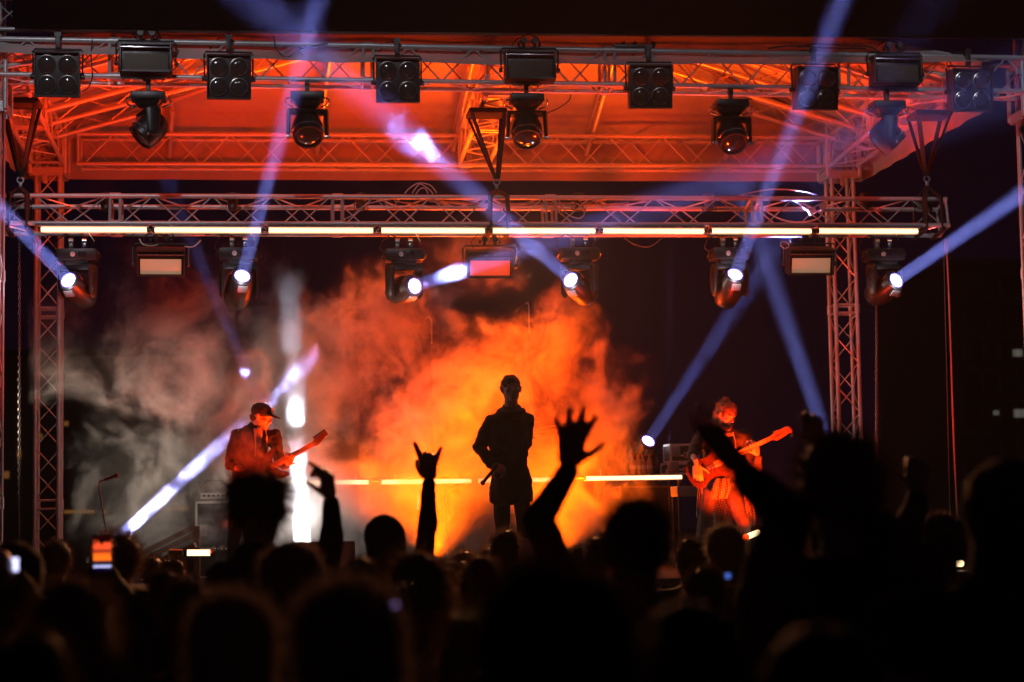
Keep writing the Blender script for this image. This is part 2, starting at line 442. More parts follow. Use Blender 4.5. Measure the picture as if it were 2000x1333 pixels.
for i, (p, rz, lab) in enumerate(bl):
    o = blinder if i == 0 else dup(blinder); c = at(*p, YF - .12)
    tag(o, lab, 'blinder light', 'blinder lights along the front truss'); o.location = c + Vector((0, 0, .27)); o.rotation_euler = (0, 0, R(rz))

def make_strobe(panel, name='strobe_light'):
    rt = empty(name, (0, 0, 0)); w, h = .46, .27
    m = MB(); m.box((0, .07, -.17), (w, .16, h), bev=.018)
    for s_ in (-1, 1): m.box((s_ * (w / 2 - .012), -.03, -.17), (.016, .05, h - .02), bev=.003)
    m.box((0, -.03, -.17 + h / 2 - .014), (w - .045, .05, .018)); m.box((0, -.03, -.17 - h / 2 + .014), (w - .045, .05, .018))
    m.build('housing', BLKP, rt)
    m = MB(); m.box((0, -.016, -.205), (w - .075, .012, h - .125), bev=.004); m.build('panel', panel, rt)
    m = MB(); m.box((0, -.062, -.085), (w - .02, .012, .010), bev=.002); m.box((0, -.024, -.088), (w - .06, .05, .006)); m.build('visor_trim', SILV, rt)
    m = MB(); m.path([(-.255, .07, -.22), (-.262, .07, -.03), (-.24, .07, .0), (.24, .07, .0), (.262, .07, -.03), (.255, .07, -.22)], .009, 6)
    for s_ in (-1, 1): m.disc((s_ * .245, .07, -.2), (s_, 0, 0), [(0, 0), (.022, 0), (.026, .014), (.02, .03), (0, .032)], 12)
    m.build('yoke', BLK, rt)
    m = MB(); m.path([(-.12, .15, -.12), (-.17, .20, .02), (-.10, .18, .11), (.0, .13, .15), (.09, .16, .12), (.13, .2, .04)], .0055, 6); m.build('power_cable', RUBBER, rt)
    for s_ in (-1, 1):
        m = MB(); m.tube((s_ * .05, .07, .0), (s_ * .05, .07, .05), .014, 8); m.tube((s_ * .05, .035, .07), (s_ * .05, .105, .07), .028, 10)
        m.disc((s_ * .085, .07, .04), (s_, 0, 0), [(0, 0), (.017, 0), (.02, .01), (.015, .02), (0, .022)], 10); m.build('clamp', BLK, rt)
    return rt
st = make_strobe(FROSTD)
for i, (p, lab) in enumerate([((285, 112), 'black strobe panel at the left of the front truss, beside a violet lit truss joint'),
                              ((1036, 126), 'black strobe panel at the middle of the front truss'),
                              ((1752, 134), 'black strobe panel with an amber strip near the right end of the front truss')]):
    o = st if i == 0 else dup(st); c = at(*p, YF - .16)
    tag(o, lab, 'strobe light', 'strobe lights along the front truss'); o.location = c + Vector((0, 0, .16)); o.rotation_euler = (0, 0, R((2, 0, 1)[i]))
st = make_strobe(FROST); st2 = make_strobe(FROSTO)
for i, (p, lab) in enumerate([((314, 511), 'strobe with tan painted-glow panel hanging left, between the first two lit moving heads'),
                              ((958, 514), 'strobe with orange painted-glow panel hanging at the middle of the lower truss'),
                              ((1586, 509), 'strobe with pale tan painted-glow panel hanging just beside the right rear tower')]):
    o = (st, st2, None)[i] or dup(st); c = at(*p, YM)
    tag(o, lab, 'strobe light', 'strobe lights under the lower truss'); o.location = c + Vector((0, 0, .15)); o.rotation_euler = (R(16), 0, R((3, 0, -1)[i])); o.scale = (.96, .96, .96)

def aim(d): d = Vector(d).normalized(); return math.atan2(d.x, -d.y), -math.asin(max(-1, min(1, d.z)))
# big beam moving head: base on top, yoke below, head (lens towards -Y at rest) hung in the yoke
def make_mover(lit=True):
    rt = empty('moving_head_light', (0, 0, 0))
    m = MB(); m.box((0, 0, -.055), (.36, .25, .11), bev=.022); m.box((0, 0, -.125), (.22, .2, .05), bev=.015)
    for s_ in (-1, 1): m.path([(s_ * .17, -.06, -.03), (s_ * .2, -.07, -.05), (s_ * .2, .05, -.07), (s_ * .17, .06, -.08)], .009, 6)
    ba = m.build('base', BLKP, rt)
    m = MB(); m.disc((-.035, -.126, -.055), (0, -1, 0), [(0, .008), (.02, .008), (.023, 0)], 14)
    m.build('connector', mat('connector_cap', (.45, .42, .4), .5), ba)
    m = MB(); m.box((.05, -.127, -.055), (.07, .006, .05), bev=.003); m.build('display', mat('display_glass', (.02, .02, .025), .12), ba)
    for s_ in (-1, 1):
        m = MB(); m.box((s_ * .06, 0, .03), (.035, .05, .06), bev=.005); m.tube((s_ * .06 - .02, 0, .075), (s_ * .06 + .02, 0, .075), .034, 12)
        m.tube((s_ * .06, -.03, .03), (s_ * .06, -.06, .03), .009, 6); m.build('clamp', CHROME if s_ > 0 else GREY, rt)
    m = MB(); m.path([(-.15, .10, -.03), (-.22, .08, .02), (-.20, .05, .09), (-.12, .06, .15), (-.03, .10, .12)], .0055, 6); m.build('power_cable', RUBBER, rt)
    m = MB(); m.path([(.12, .05, .0), (.15, -.05, .07), (.10, -.08, .15), (.02, -.02, .17)], .003, 5); m.build('safety_wire', CHROME, rt)
    yk = MB(); yk.box((0, 0, -.17), (.33, .16, .06), bev=.02)
    for s_ in (-1, 1):
        yk.hull([((s_ * .155, 0, -.18), (.022, .085, .03)), ((s_ * .16, 0, -.38), (.02, .07, .075))], 2)
    y = yk.build('yoke', BLKP, rt)
    for s_ in (-1, 1):
        m = MB()
        for k in range(6): m.box((s_ * .183, 0, -.25 - k * .022), (.006, .07, .008))
        m.build('side_vent', BLK, y)
    hd = MB(); hd.disc((0, 0, 0), (0, -1, 0), [(0, -.21), (.07, -.21), (.105, -.18), (.125, -.1), (.13, 0), (.12, .08), (.098, .17), (.078, .185), (.070, .17)], 10)
    head = hd.build('head', BLKP, rt); head.location = (0, 0, -.37)
    # children of the head, in its own space
    def kid(mb, nm, mt):
        bmesh.ops.recalc_face_normals(mb.bm, faces=mb.bm.faces[:])
        me = bpy.data.meshes.new(nm); mb.bm.to_mesh(me); mb.bm.free(); o = link_mesh(nm, me, mt, head); return o
    m = MB(); m.disc((0, 0, 0), (0, -1, 0), [(.0, .182), (.034, .181), (.064, .178)], 24); kid(m, 'lens', LIT if lit else LENS)
    m = MB(); m.disc((0, 0, 0), (0, -1, 0), [(.064, .174), (.066, .185), (.073, .189), (.079, .182)], 24); kid(m, 'lens_rim', LITRIM if lit else SILV)
    m = MB()
    for k in range(5):
        t = R(35 + k * 27); m.box((math.cos(t) * .106, -.13, math.sin(t) * .106), (.05, .05, .006), Matrix.Rotation(-t + R(90), 3, 'Y').inverted() if False else Matrix.Rotation(R(90) - t, 3, 'Y'))
    kid(m, 'head_trim', SILV)
    m = MB(); m.box((0, -.12, -.105), (.09, .07, .02), Matrix.Rotation(R(-20), 3, 'X'), bev=.006); kid(m, 'head_cover', GREY)
    return rt
def pose_head(rt, d):
    pan, tilt = aim(d)
    for ch in [x for x in COL.objects if x.parent == rt]:
        n = ch.name.split('.')[0]
        if n == 'head': ch.rotation_euler = (Matrix.Rotation(pan, 3, 'Z') @ Matrix.Rotation(tilt, 3, 'X')).to_euler()
        elif n == 'yoke': ch.rotation_euler = (0, 0, pan)
BEAM = (0.26, 0.29, 1.0); BEAMK = 1.0 / 165
def beam_from(rt_loc, d, power, ang, flip=1, rad=.062, col=BEAM):
    p = Vector(rt_loc) + Vector((0, 0, -.37 * flip)) + Vector(d).normalized() * .20
    return disc_lamp(p, d, power * BEAMK, col, ang, rad)
mover = make_mover()
# (base centre px, lens px, a second px on the beam, depth there, power, cone, label)
mv = [((152, 500), (140, 551), (0, 402), 17.1, 60000, 3.2, 'lit moving head under the left end of the lower truss, beam going up and left'),
      ((466, 498), (468, 546), (600, 60), 15.7, 42000, 3, 'lit moving head wrapped in smoke, its beam rising over the front truss'),
      ((789, 500), (805, 557), (1010, 488), 16.7, 28000, 4.5, 'lit moving head left of the orange strobe, beam crossing that strobe'),
      ((1131, 498), (1123, 554), (830, 290), 16.2, 48000, 5, 'lit moving head right of the orange strobe, beam going up and left'),
      ((1424, 498), (1430, 543), (1640, 0), 15.6, 42000, 3, 'lit moving head above the bass player, beam rising to the upper right'),
      ((1725, 500), (1743, 547), (2000, 370), 16.6, 80000, 3.5, 'lit moving head right of the rear tower, beam leaving at the right edge')]
for i, (bp, lp, q, Yq, pw, ang, lab) in enumerate(mv):
    o = mover if i == 0 else dup(mover)
    base = at(*bp, YM + .05); base.z += .055
    o.location = base
    piv = base + Vector((0, 0, -.37)); tgt = at(*q, Yq); 
    d = tgt - at(*lp, YM - .12)
    tag(o, lab, 'moving head light', 'lit moving heads under the lower truss')
    pose_head(o, d); beam_from(base, d, pw, ang)
    point(at(*lp, YM - .12) + Vector(d).normalized() * .12 + Vector((0, 0, -.10)), 2.5, (.95, .9, 1), .05, 'added_spill_lamp')  # point lamp added for the glow round each lens
# unlit profile moving heads hanging from the front truss
def make_wash():
    rt = empty('moving_head_light', (0, 0, 0))
    m = MB(); m.box((0, 0, -.035), (.30, .22, .07), bev=.012); m.hull([((-.11, 0, -.07), (.02, .09, .02)), ((.11, 0, -.07), (.02, .09, .02)), ((-.07, 0, -.12), (.02, .07, .015)), ((.07, 0, -.12), (.02, .07, .015))], 2)
    ba = m.build('base', BLKP, rt)
    for s_ in (-1, 1):
        m = MB(); m.path([(s_ * .14, -.05, -.05), (s_ * .185, -.06, -.06), (s_ * .195, 0, -.07), (s_ * .185, .05, -.09), (s_ * .12, .04, -.12)], .008, 6); m.build('handle', SILV, ba)
    m = MB(); m.box((0, 0, .03), (.035, .05, .07), bev=.004); m.tube((-.02, 0, .09), (.02, 0, .09), .034, 12); m.build('clamp', BLK, rt)
    m = MB(); m.hull([((-.14, 0, -.17), (.03, .07, .03)), ((.14, 0, -.17), (.03, .07, .03))], 2)
    for s_ in (-1, 1): m.hull([((s_ * .165, 0, -.17), (.022, .07, .03)), ((s_ * .172, 0, -.36), (.018, .055, .05))], 2)
    yk = m.build('yoke', BLKP, rt)
    for s_ in (-1, 1): m = MB(); m.box((s_ * .172, -.052, -.40), (.05, .01, .022), bev=.003); m.build('yoke_cap', SILV, yk)
    hd = MB(); hd.disc((0, 0, 0), (0, -1, 0), [(0, -.17), (.09, -.16), (.125, -.1), (.14, -.02), (.135, .07), (.128, .11), (.115, .11), (.11, .09)], 20)
    head = hd.build('head', BLKP, rt); head.location = (0, 0, -.33)
    def kid(mb, nm, mt):
        bmesh.ops.recalc_face_normals(mb.bm, faces=mb.bm.faces[:])
        me = bpy.data.meshes.new(nm); mb.bm.to_mesh(me); mb.bm.free(); return link_mesh(nm, me, mt, head)
    m = MB(); m.disc((0, 0, 0), (0, -1, 0), [(.11, .092), (.08, .105), (.04, .112), (0, .114)], 24); kid(m, 'lens', LENS)
    m = MB()
    pts = [Vector((math.cos(R(a_)) * .142, -.06, math.sin(R(a_)) * .142)) for a_ in range(15, 166, 10)]
    m.path(pts, .009, 6); kid(m, 'head_trim', SILV)
    return rt
wash = make_wash()
for i, (p, d, lab) in enumerate([
        ((290, 190), (-.75, -.25, -.75), 'unlit moving head turned side-on, under the left strobe of the front truss'),
        ((600, 190), (.05, -.62, -.75), 'unlit moving head with a violet rimmed visor where the left beam crosses the truss'),
        ((1028, 194), (-.05, -.55, -.8), 'unlit moving head under the middle strobe of the front truss'),
        ((1427, 205), (.05, -.62, -.75), 'unlit moving head hanging above the right part of the lower truss, ringed by silver trim'),
        ((1732, 208), (.7, -.1, -.75), 'unlit moving head leaning right in profile, with an orange lit edge')]):
    o = wash if i == 0 else dup(wash); c = at(*p, YF - .02); tag(o, lab, 'moving head light', 'unlit moving heads on the front truss')
    o.location = c + UP * .035; pose_head(o, d)

# floor and riser mounted movers: same lamp standing on its base
def floor_mover(p, d, power, ang, lab, col=BEAM, rad=.062, name='moving_head_light', s=1.0):
    o = dup(mover); o.name = name; p = Vector(p)
    # stand it up: copy flipped over
    for ch in [x for x in COL.objects if x.parent == o]:
        n = ch.name.split('.')[0]
        if n in ('base', 'yoke'): ch.rotation_euler = (math.pi, 0, 0)
        if n == 'head': ch.location = (0, 0, .37)
        if n in ('clamp', 'power_cable', 'safety_wire'): bpy.data.objects.remove(ch)
    pan, tilt = aim(d)
    for ch in [x for x in COL.objects if x.parent == o]:
        n = ch.name.split('.')[0]
        if n == 'head': ch.rotation_euler = (Matrix.Rotation(pan, 3, 'Z') @ Matrix.Rotation(tilt, 3, 'X')).to_euler()
        elif n == 'yoke': ch.rotation_euler = (Matrix.Rotation(pan, 3, 'Z') @ Matrix.Rotation(math.pi, 3, 'X')).to_euler()
    o.location = p; tag(o, lab, 'moving head light', 'moving heads standing on the stage')
    o.scale = (s, s, s)
    if power: beam_from(p + UP * .37 * (s - 1) - Vector(d).normalized() * .2 * (1 - s), d, power, ang, -1, rad, col)
    return o
def lens_to_base(px, Y, d):
    return at(*px, Y) - Vector(d).normalized() * .18 - UP * .37
CASEW = mat('case_laminate', (0.02, 0.02, 0.022), .5, 0, .3, 10, .1)
DIM = mat('dark_case_edge', (.12, .12, .12), .5, .2)  # trim darkened so the cases stay faint behind the smoke
def flight_case(c, d, lab, cat='flight case', trim=None):
    """c = centre of the bottom, d = size"""
    rt = empty('flight_case', c, lab, cat); x, y, z = c; w, t, h = d
    m = MB(); m.box((x, y, z + h / 2), (w - .01, t - .01, h - .01)); m.build('panel', CASEW, rt)
    m = MB(); e = .022
    for sy in (-1, 1):
        for sz in (0.0, h): m.box((x, y + sy * (t / 2 - e / 2 + .003), z + (e / 2 - .003 if sz == 0 else h - e / 2 + .003)), (w, e, e))
        for sx in (-1, 1): m.box((x + sx * (w / 2 - e / 2 + .003), y + sy * (t / 2 - e / 2 + .003), z + h / 2), (e, e, h - e * 1.6))
    for sx in (-1, 1):
        for sz in (0.0, h): m.box((x + sx * (w / 2 - e / 2 + .003), y, z + (e / 2 - .003 if sz == 0 else h - e / 2 + .003)), (e, t - e * 1.8, e))
    m.box((x, y - t / 2 - .002, z + h * .38), (w - .04, .008, .02)); m.build('edge_trim', trim or ALU, rt)
    m = MB(); yf = y - t / 2 - .006
    m.box((x - w * .3, yf, z + h * .62), (.09, .008, .11), bev=.003)
    m.path([(x - w * .3 - .03, yf - .008, z + h * .62 + .035), (x - w * .3 - .03, yf - .03, z + h * .62 + .035), (x - w * .3 - .03, yf - .03, z + h * .62 - .035), (x - w * .3 - .03, yf - .008, z + h * .62 - .035)], .006, 6)
    m.build('handle', GREY, rt)
    for sx in (-1, 1):
        m = MB(); m.box((x + sx * w * .1 + w * .15, yf, z + h * .38), (.05, .010, .06), bev=.003); m.build('latch', CHROME, rt)
    return rt
d1 = at(320, 340, 21.6) - at(545, 877, 20.85); b1 = lens_to_base((545, 877), 20.85, d1)
floor_mover(b1, d1, 20000, 3, 'moving head on a case behind the guitarist, beam leaning up to the left')
flight_case((b1.x, b1.y, STAGE_Z), (.6, .5, b1.z - STAGE_Z), 'tall black case carrying the moving head behind the guitarist', trim=DIM)
d2 = at(1500, 505, 18.8) - at(1266, 862, 20.9); b2 = lens_to_base((1266, 862), 20.9, d2)
floor_mover(b2, d2, 19000, 5, 'moving head with a white disc behind the water bottles, beam rising to the right')
flight_case((b2.x, b2.y, STAGE_Z), (.55, .5, b2.z - STAGE_Z), 'black case behind the table carrying the bright disc lamp', trim=DIM)
d3 = at(1500, 520, 21.9) - at(1622, 880, 21.3); b3 = lens_to_base((1622, 880), 21.3, d3)
floor_mover(b3, d3, 110000, 5.5, 'moving head beside the right rear tower, wide blue beam leaning left', rad=.09)
flight_case((b3.x, b3.y, STAGE_Z), (.6, .5, b3.z - STAGE_Z), 'black case at the foot of the right rear tower', trim=DIM)
d4 = at(1298, 500, 21.75) - at(1298, 1030, 21.0); b4 = lens_to_base((1298, 1030), 21.0, d4); b4.z = STAGE_Z
floor_mover(b4, d4, 22000, 2.8, 'moving head on the deck beside the flight case, beam going straight up', s=.6)
d5 = at(520, 765, 20.1) - at(222, 1040, 19.2); b5 = lens_to_base((218, 1050), 19.2, d5); b5.z = STAGE_Z
floor_mover(b5, d5, 3200, 3.0, 'floor moving head at the left, its white hot beam rising to the right', rad=.06, col=(.40, .40, 1), s=.6)
d6 = at(558, 420, 22.0) - at(590, 1062, 19.2); b6 = lens_to_base((590, 1062), 19.2, d6); b6.z = STAGE_Z - .1
b6.z = STAGE_Z
floor_mover(b6, d6, 6500, 4.2, 'moving head on the deck right of the guitarist throwing a thick white column upwards', rad=.08, col=(.85, .85, 1), s=.6)

# ---------------------------------------------------------------- glowing tubes
TUBE = mat('tube_glow', (1, .8, .5), .5, 0, 0, emis=(1, .64, .30), estr=2.6)
TUBE2 = mat('tube_glow_pale', (1, .8, .5), .5, 0, 0, emis=(1, .70, .36), estr=2.6)
def led_tube(pa, pb, lab, grp, mt=TUBE, r=.019, back=True, name='light_tube'):
    pa, pb = Vector(pa), Vector(pb); ax = (pb - pa).normalized(); rt = empty(name, (pa + pb) / 2, lab, 'light tube', grp)
    m = MB(); m.tube(pa + ax * .022, pb - ax * .022, r, 12, caps=False); m.build('diffuser', mt, rt)
    for s_, q in ((1, pa), (-1, pb)):
        m = MB(); m.tube(q, q + ax * s_ * .024, r * 1.15, 12); m.build('end_cap', BLK, rt)
    if back:
        L = (pb - pa).length
        for t in (.17, .83):
            m = MB(); q = pa + ax * L * t; m.box(q + Vector((0, .02, .035)), (.012, .03, .09)); m.build('bracket', ALU, rt)
        rr = ax.to_track_quat('X', 'Z').to_matrix(); m = MB(); m.box((pa + pb) / 2 + Vector((0, .012, r + .008)), (L - .01, r * 2 + .05, .008), rr); m.box((pa + pb) / 2 + Vector((0, r + .012, -.004)), (L - .01, .008, r * 2 + .01), rr); m.build('housing', ALU, rt)
    return rt
ords = ['leftmost', 'second', 'third', 'fourth', 'fifth', 'sixth', 'seventh', 'rightmost']
segs = [(75, 292, 449), (297, 514.5, 450), (520, 733.5, 450.5), (740, 951.5, 451), (957.5, 1167, 451.5), (1173, 1379.5, 452), (1385.5, 1589, 452), (1595, 1797, 452)]
for i, (xa, xb, y) in enumerate(segs):
    lab = f'{ords[i]} warm white light tube of the eight under the lower truss' if i in (0, 7) else f'{ords[i]} warm white light tube from the left under the lower truss'
    led_tube(at(xa, y - .5, YM - .05), at(xb, y + .2, YM - .05), lab, 'light tubes along the lower truss')

# par cans added in the top of the lower truss to wash the canopy
ORG = (1, .030, .001)
for px, dx, pw, lab in ((205, -.15, 150, 'small added par can on the left part of the lower truss washing the canopy red'), (455, .05, 165, 'small added par can above the second lit moving head, pointing up at the canopy'),
                        (705, .1, 125, 'small added par can on the lower truss left of the cable loops'), (1130, 0, 36, 'small added par can on the lower truss right of the centre sling'),
                        (1385, .05, 44, 'small added par can on the lower truss left of the fourth joint, facing up'), (1690, .1, 70, 'small added par can on the lower truss beside the right rear tower')):
    c = at(px, 392, YM + .16); d = Vector((dx, .40, 1)).normalized(); rt = empty('added_par_can', c, lab, 'par can', 'added par cans washing the canopy')
    m = MB(); m.disc(c, d, [(0, -.10), (.035, -.10), (.045, -.06), (.055, .06), (.05, .06), (.04, -.04), (0, -.05)], 16); m.build('can', BLK, rt)
    m = MB(); m.path([c + Vector((-.06, 0, 0)), c + Vector((-.065, 0, -.09)), c + Vector((.065, 0, -.09)), c + Vector((.06, 0, 0))], .006, 6); m.build('yoke', BLK, rt)
    spot(c + d * .075, d, pw, ORG, 140, .035, .6, 'added_par_lamp')

# ---------------------------------------------------------------- slings, hoist chains, cables
def sling(px, pyt, pyb, Y, lab, lean=0):
    top = at(px, pyt, Y); bot = at(px + lean, pyb, Y); rt = empty('truss_sling', bot, lab, 'sling', 'slings the lower truss hangs from')
    m = MB(); m.box(top, (.36, .34, .05), bev=.015); m.build('pad', STRAP, rt)
    for (sx, sy) in ((-1, -1), (1, -1), (-1, 1), (1, 1)):
        m = MB(); a_ = top + Vector((sx * .16, sy * .15, -.01)); bq = bot + Vector((sx * .012, sy * .01, .03)); dd = (bq - a_)
        rot = dd.to_track_quat('Z', 'Y').to_matrix(); m.box((a_ + bq) / 2, (.045, .012, dd.length), rot, .003)
        m.build('strap', STRAP, rt)
    m = MB(); m.disc(bot, (0, 1, 0), [(.022, -.006), (.035, -.006), (.035, .006), (.022, .006), (.022, -.006)], 14)
    m.box(bot - UP * .05, (.03, .03, .05), bev=.008); m.build('shackle', GREY, rt)
    # lower basket round the truss
    t = (bot.x - MT0.x) / (MT1.x - MT0.x); c = MT0 + (MT1 - MT0) * t
    for s_ in (-1, 1):
        m = MB(); w = .165
        loop = [bot - UP * .07, Vector((c.x + s_ * .08, c.y - w, c.z + w)), Vector((c.x + s_ * .09, c.y - w - .01, c.z - w + .02)), Vector((c.x + s_ * .09, c.y + w, c.z - w - .02)), Vector((c.x + s_ * .08, c.y + w, c.z + w - .03)), bot - UP * .07]
        for a_, bq in zip(loop, loop[1:]):
            dd = bq - a_; m.box((a_ + bq) / 2, (.05, .014, dd.length + .01), dd.to_track_quat('Z', 'Y').to_matrix())
        m.build('strap', STRAP, rt)
    return rt
sling(40, 202, 352, YM + .13, 'black sling straps holding the left end of the lower truss')
sling(950, 222, 356, YM + .13, 'black sling straps holding the middle of the lower truss', 20)
sling(1815, 226, 350, YM + .13, 'black sling straps holding the right end of the lower truss', -5)
def chain(px, y0_, y1_, Y, lab, x2=None):
    p, q = at(px, y0_, Y), at(x2 or px, y1_, Y); m = MB(); n = int((q - p).length / .034)
    for k in range(n):
        c = p + (q - p) * (k + .5) / n; d = Vector((.011, 0, 0)) if k % 2 else Vector((0, .011, 0))
        m.path([c + UP * .02, c + UP * .012 + d, c - UP * .012 + d, c - UP * .02, c - UP * .012 - d, c + UP * .012 - d, c + UP * .02], .0032, 4)
    o = m.solo('hoist_chain', GREY, p); tag(o, lab, 'chain', 'chains and lines hanging beside the stage'); return o
chain(38, 455, 1085, YM + .1, 'thin hoist chain hanging at the left, beside the rear tower')
chain(1712, 470, 1010, YM + .3, 'thin dark chain hanging right of the right rear tower')
def cable(pts, r, lab, m_=RUBBER, sag=0.0, name='cable'):
    P = [Vector(p) for p in pts]; out = []
    for i in range(len(P) - 1):
        a_, b2_, p0, p3 = P[i], P[i + 1], P[max(0, i - 1)], P[min(len(P) - 1, i + 2)]
        for k in range(8):
            t = k / 8; out.append(.5 * ((2 * a_) + (-p0 + b2_) * t + (2 * p0 - 5 * a_ + 4 * b2_ - p3) * t * t + (-p0 + 3 * a_ - 3 * b2_ + p3) * t ** 3))
    out.append(P[-1]); mb = MB(); mb.path(out, r, 6)
    o = mb.solo(name, m_, P[0]); tag(o, lab, 'cable', 'cables on the rig'); return o
A = lambda x, y, Y=YM + .02: at(x, y, Y)
cable([A(1848, 468), A(1853, 560), A(1858, 700), A(1864, 880), A(1872, 1040)], .011, 'long red lit cable dropping from the right end of the lower truss', mat('red_cable', (.35, .12, .1), .6))
cable([A(1843, 470, YM + .2), A(1846, 600, YM + .2), A(1850, 760, YM + .2), A(1856, 1030, YM + .2)], .006, 'thin second line beside the long red lit cable at the right')
cable([A(790, 379), A(800, 368), A(818, 358), A(840, 362), A(853, 377)], .006, 'tall loop of cable standing on top of the lower truss', WCABLE)
cable([A(805, 378), A(815, 364), A(822, 360), A(838, 370), A(846, 380)], .006, 'smaller cable loop inside the tall loop on the lower truss', WCABLE)
cable([A(812, 380), A(820, 370), A(830, 368), A(836, 379)], .006, 'innermost small cable loop on top of the lower truss', WCABLE)
cable([A(1440, 384), A(1470, 376), A(1510, 370), A(1560, 373), A(1595, 381)], .007, 'long arched cable on top of the right part of the lower truss', WCABLE)
cable([A(1478, 395, YM - .15), A(1500, 415, YM - .16), A(1530, 430, YM - .16), A(1565, 434, YM - .16), A(1600, 425, YM - .16), A(1612, 395, YM - .15)], .008, 'thick pale cable looping below a power box in the lower truss', WCABLE)
cable([A(1090, 388, YM + .05), A(1105, 415, YM - .1), A(1130, 427, YM - .16), A(1142, 415, YM - .15), A(1128, 398, YM)], .006, 'cable loop in the lower truss right of the centre sling', WCABLE)
cable([A(750, 390), A(755, 400, YM), A(768, 403, YM), A(780, 390)], .006, 'short drooping cable loop in the lower truss left of centre', WCABLE)
cable([A(655, 436, YM), A(690, 420, YM), A(715, 400, YM), A(760, 390, YM)], .006, 'cable rising through the lower truss just right of its second joint', WCABLE)
rnd = random.Random(5)
for k in range(7):
    xa = 770 + 22 * k; ya = 388 + rnd.random() * 8
    cable([A(xa, ya, YM + .1), A(xa + 90, ya + 8 + rnd.random() * 6, YM + .12), A(xa + 200, ya + 2 + rnd.random() * 8, YM + .1), A(xa + 300, ya + 10, YM + .12), A(xa + 370, ya + 4, YM + .1)], .0055,
          f'{["first","second","third","fourth","fifth","sixth","seventh"][k]} strand from the left of the cable bundle inside the lower truss', WCABLE)
cable([A(272, 467), A(280, 478), A(296, 481), A(309, 478)], .006, 'short orange cable feeding the left tan strobe', WCABLE)
cable([A(360, 482), A(378, 482), A(392, 470)], .006, 'pale cable curving up from the right side of the left tan strobe', WCABLE)
cable([A(1215, 462), A(1240, 478), A(1270, 482), A(1295, 463)], .005, 'sagging dark cable under the lower truss between two moving heads')
Af = lambda x, y: at(x, y, YF - .05)
cable([Af(180, 78), Af(178, 110), Af(180, 150), Af(172, 172), Af(160, 180)], .006, 'black cable dangling beside the leftmost blinder')
cable([Af(1062, 224), Af(1090, 212), Af(1110, 198), Af(1115, 185)], .005, 'black cable drooping right of the middle unlit moving head')
cable([Af(535, 70), Af(540, 95), Af(560, 112), Af(590, 95), Af(640, 85)], .006, 'black cable sagging on the front truss left of the violet beam')
cable([Af(1560, 92), Af(1600, 86), Af(1650, 90), Af(1700, 92), Af(1725, 110)], .008, 'black cable lying on the front truss leading into the right strobe')
cable([Af(1500, 95), Af(1545, 90), Af(1620, 94), Af(1690, 96)], .008, 'second black cable lying on the front truss before the right strobe')
cable([A(1524, 482), A(1526, 474), A(1535, 473), A(1541, 480), A(1533, 486), A(1525, 480)], .004, 'small coil of cable at the top corner of the pale right strobe', WCABLE)
# power box in the truss
pb = at(1596, 408, YM - .05); m = MB(); m.box(pb, (.19, .05, .06), Matrix.Rotation(R(-27), 3, 'Y'), .006)
rt = empty('power_box', pb, 'pale power box lying askew inside the right part of the lower truss', 'power box'); m.build('housing', mat('box_grey', (.5, .48, .46), .5), rt)
m = MB(); m.box(pb + Vector((-.005, -.027, 0)), (.04, .006, .035), Matrix.Rotation(R(-27), 3, 'Y')); m.build('socket', mat('socket_blue', (.03, .03, .2), .4), rt)
# socket bar on top of the front truss
pb = at(1236, 92, YF + .02); rt = empty('socket_bar', pb, 'black socket bar with three round plugs on top of the front truss', 'socket bar')
m = MB(); m.box(pb, (.36, .08, .03), bev=.006); m.build('bar', BLK, rt)
for px in (1218, 1240, 1276):
    m = MB(); c = at(px, 86, YF + .02); m.hull([(c, .022), (c + UP * -.03, .014)]); m.build('plug', BLK, rt)
# ---------------------------------------------------------------- people
SKIN = mat('skin', (0.42, 0.27, 0.20), 0.5, 0, 0.12, 12, 0.05, 120, spec=.4)
HAIRD = mat('dark_hair', (0.05, 0.03, 0.02), 0.5, 0, 0.5, 40, transl=.35)
HAIRL = mat('fair_hair', (0.26, 0.17, 0.10), 0.5, 0, 0.4, 40, transl=.45)
HAIRB = mat('brown_hair', (0.11, 0.065, 0.04), 0.5, 0, 0.5, 40, transl=.4)
C_BLK = mat('black_cloth', (0.012, 0.011, 0.013), 0.95, 0, 0.3, 6, 0.3, 30, spec=.2)
C_DRK = mat('dark_jacket', (0.03, 0.026, 0.028), 0.85, 0, 0.35, 6, 0.3, 30, spec=.25)
C_BRN = mat('brown_jacket', (0.05, 0.035, 0.028), 0.9, 0, 0.35, 6, 0.3, 30, spec=.2)
C_HOOD = mat('charcoal_hoodie', (0.035, 0.028, 0.03), 0.9, 0, 0.35, 6, 0.35, 24, spec=.25)
C_JEAN = mat('dark_denim', (0.05, 0.04, 0.045), 0.85, 0, 0.45, 9, 0.3, 60, spec=.2)
C_FUR = mat('fur_trim', (0.24, 0.19, 0.15), 0.9, 0, 0.4, 40, transl=.4)
SHOE = mat('shoe_leather', (0.02, 0.018, 0.018), 0.6)
STR = mat('pale_drawstring', (0.6, 0.55, 0.5), 0.8)
EYE = mat('eye_white', (0.5, 0.47, 0.45), 0.2)

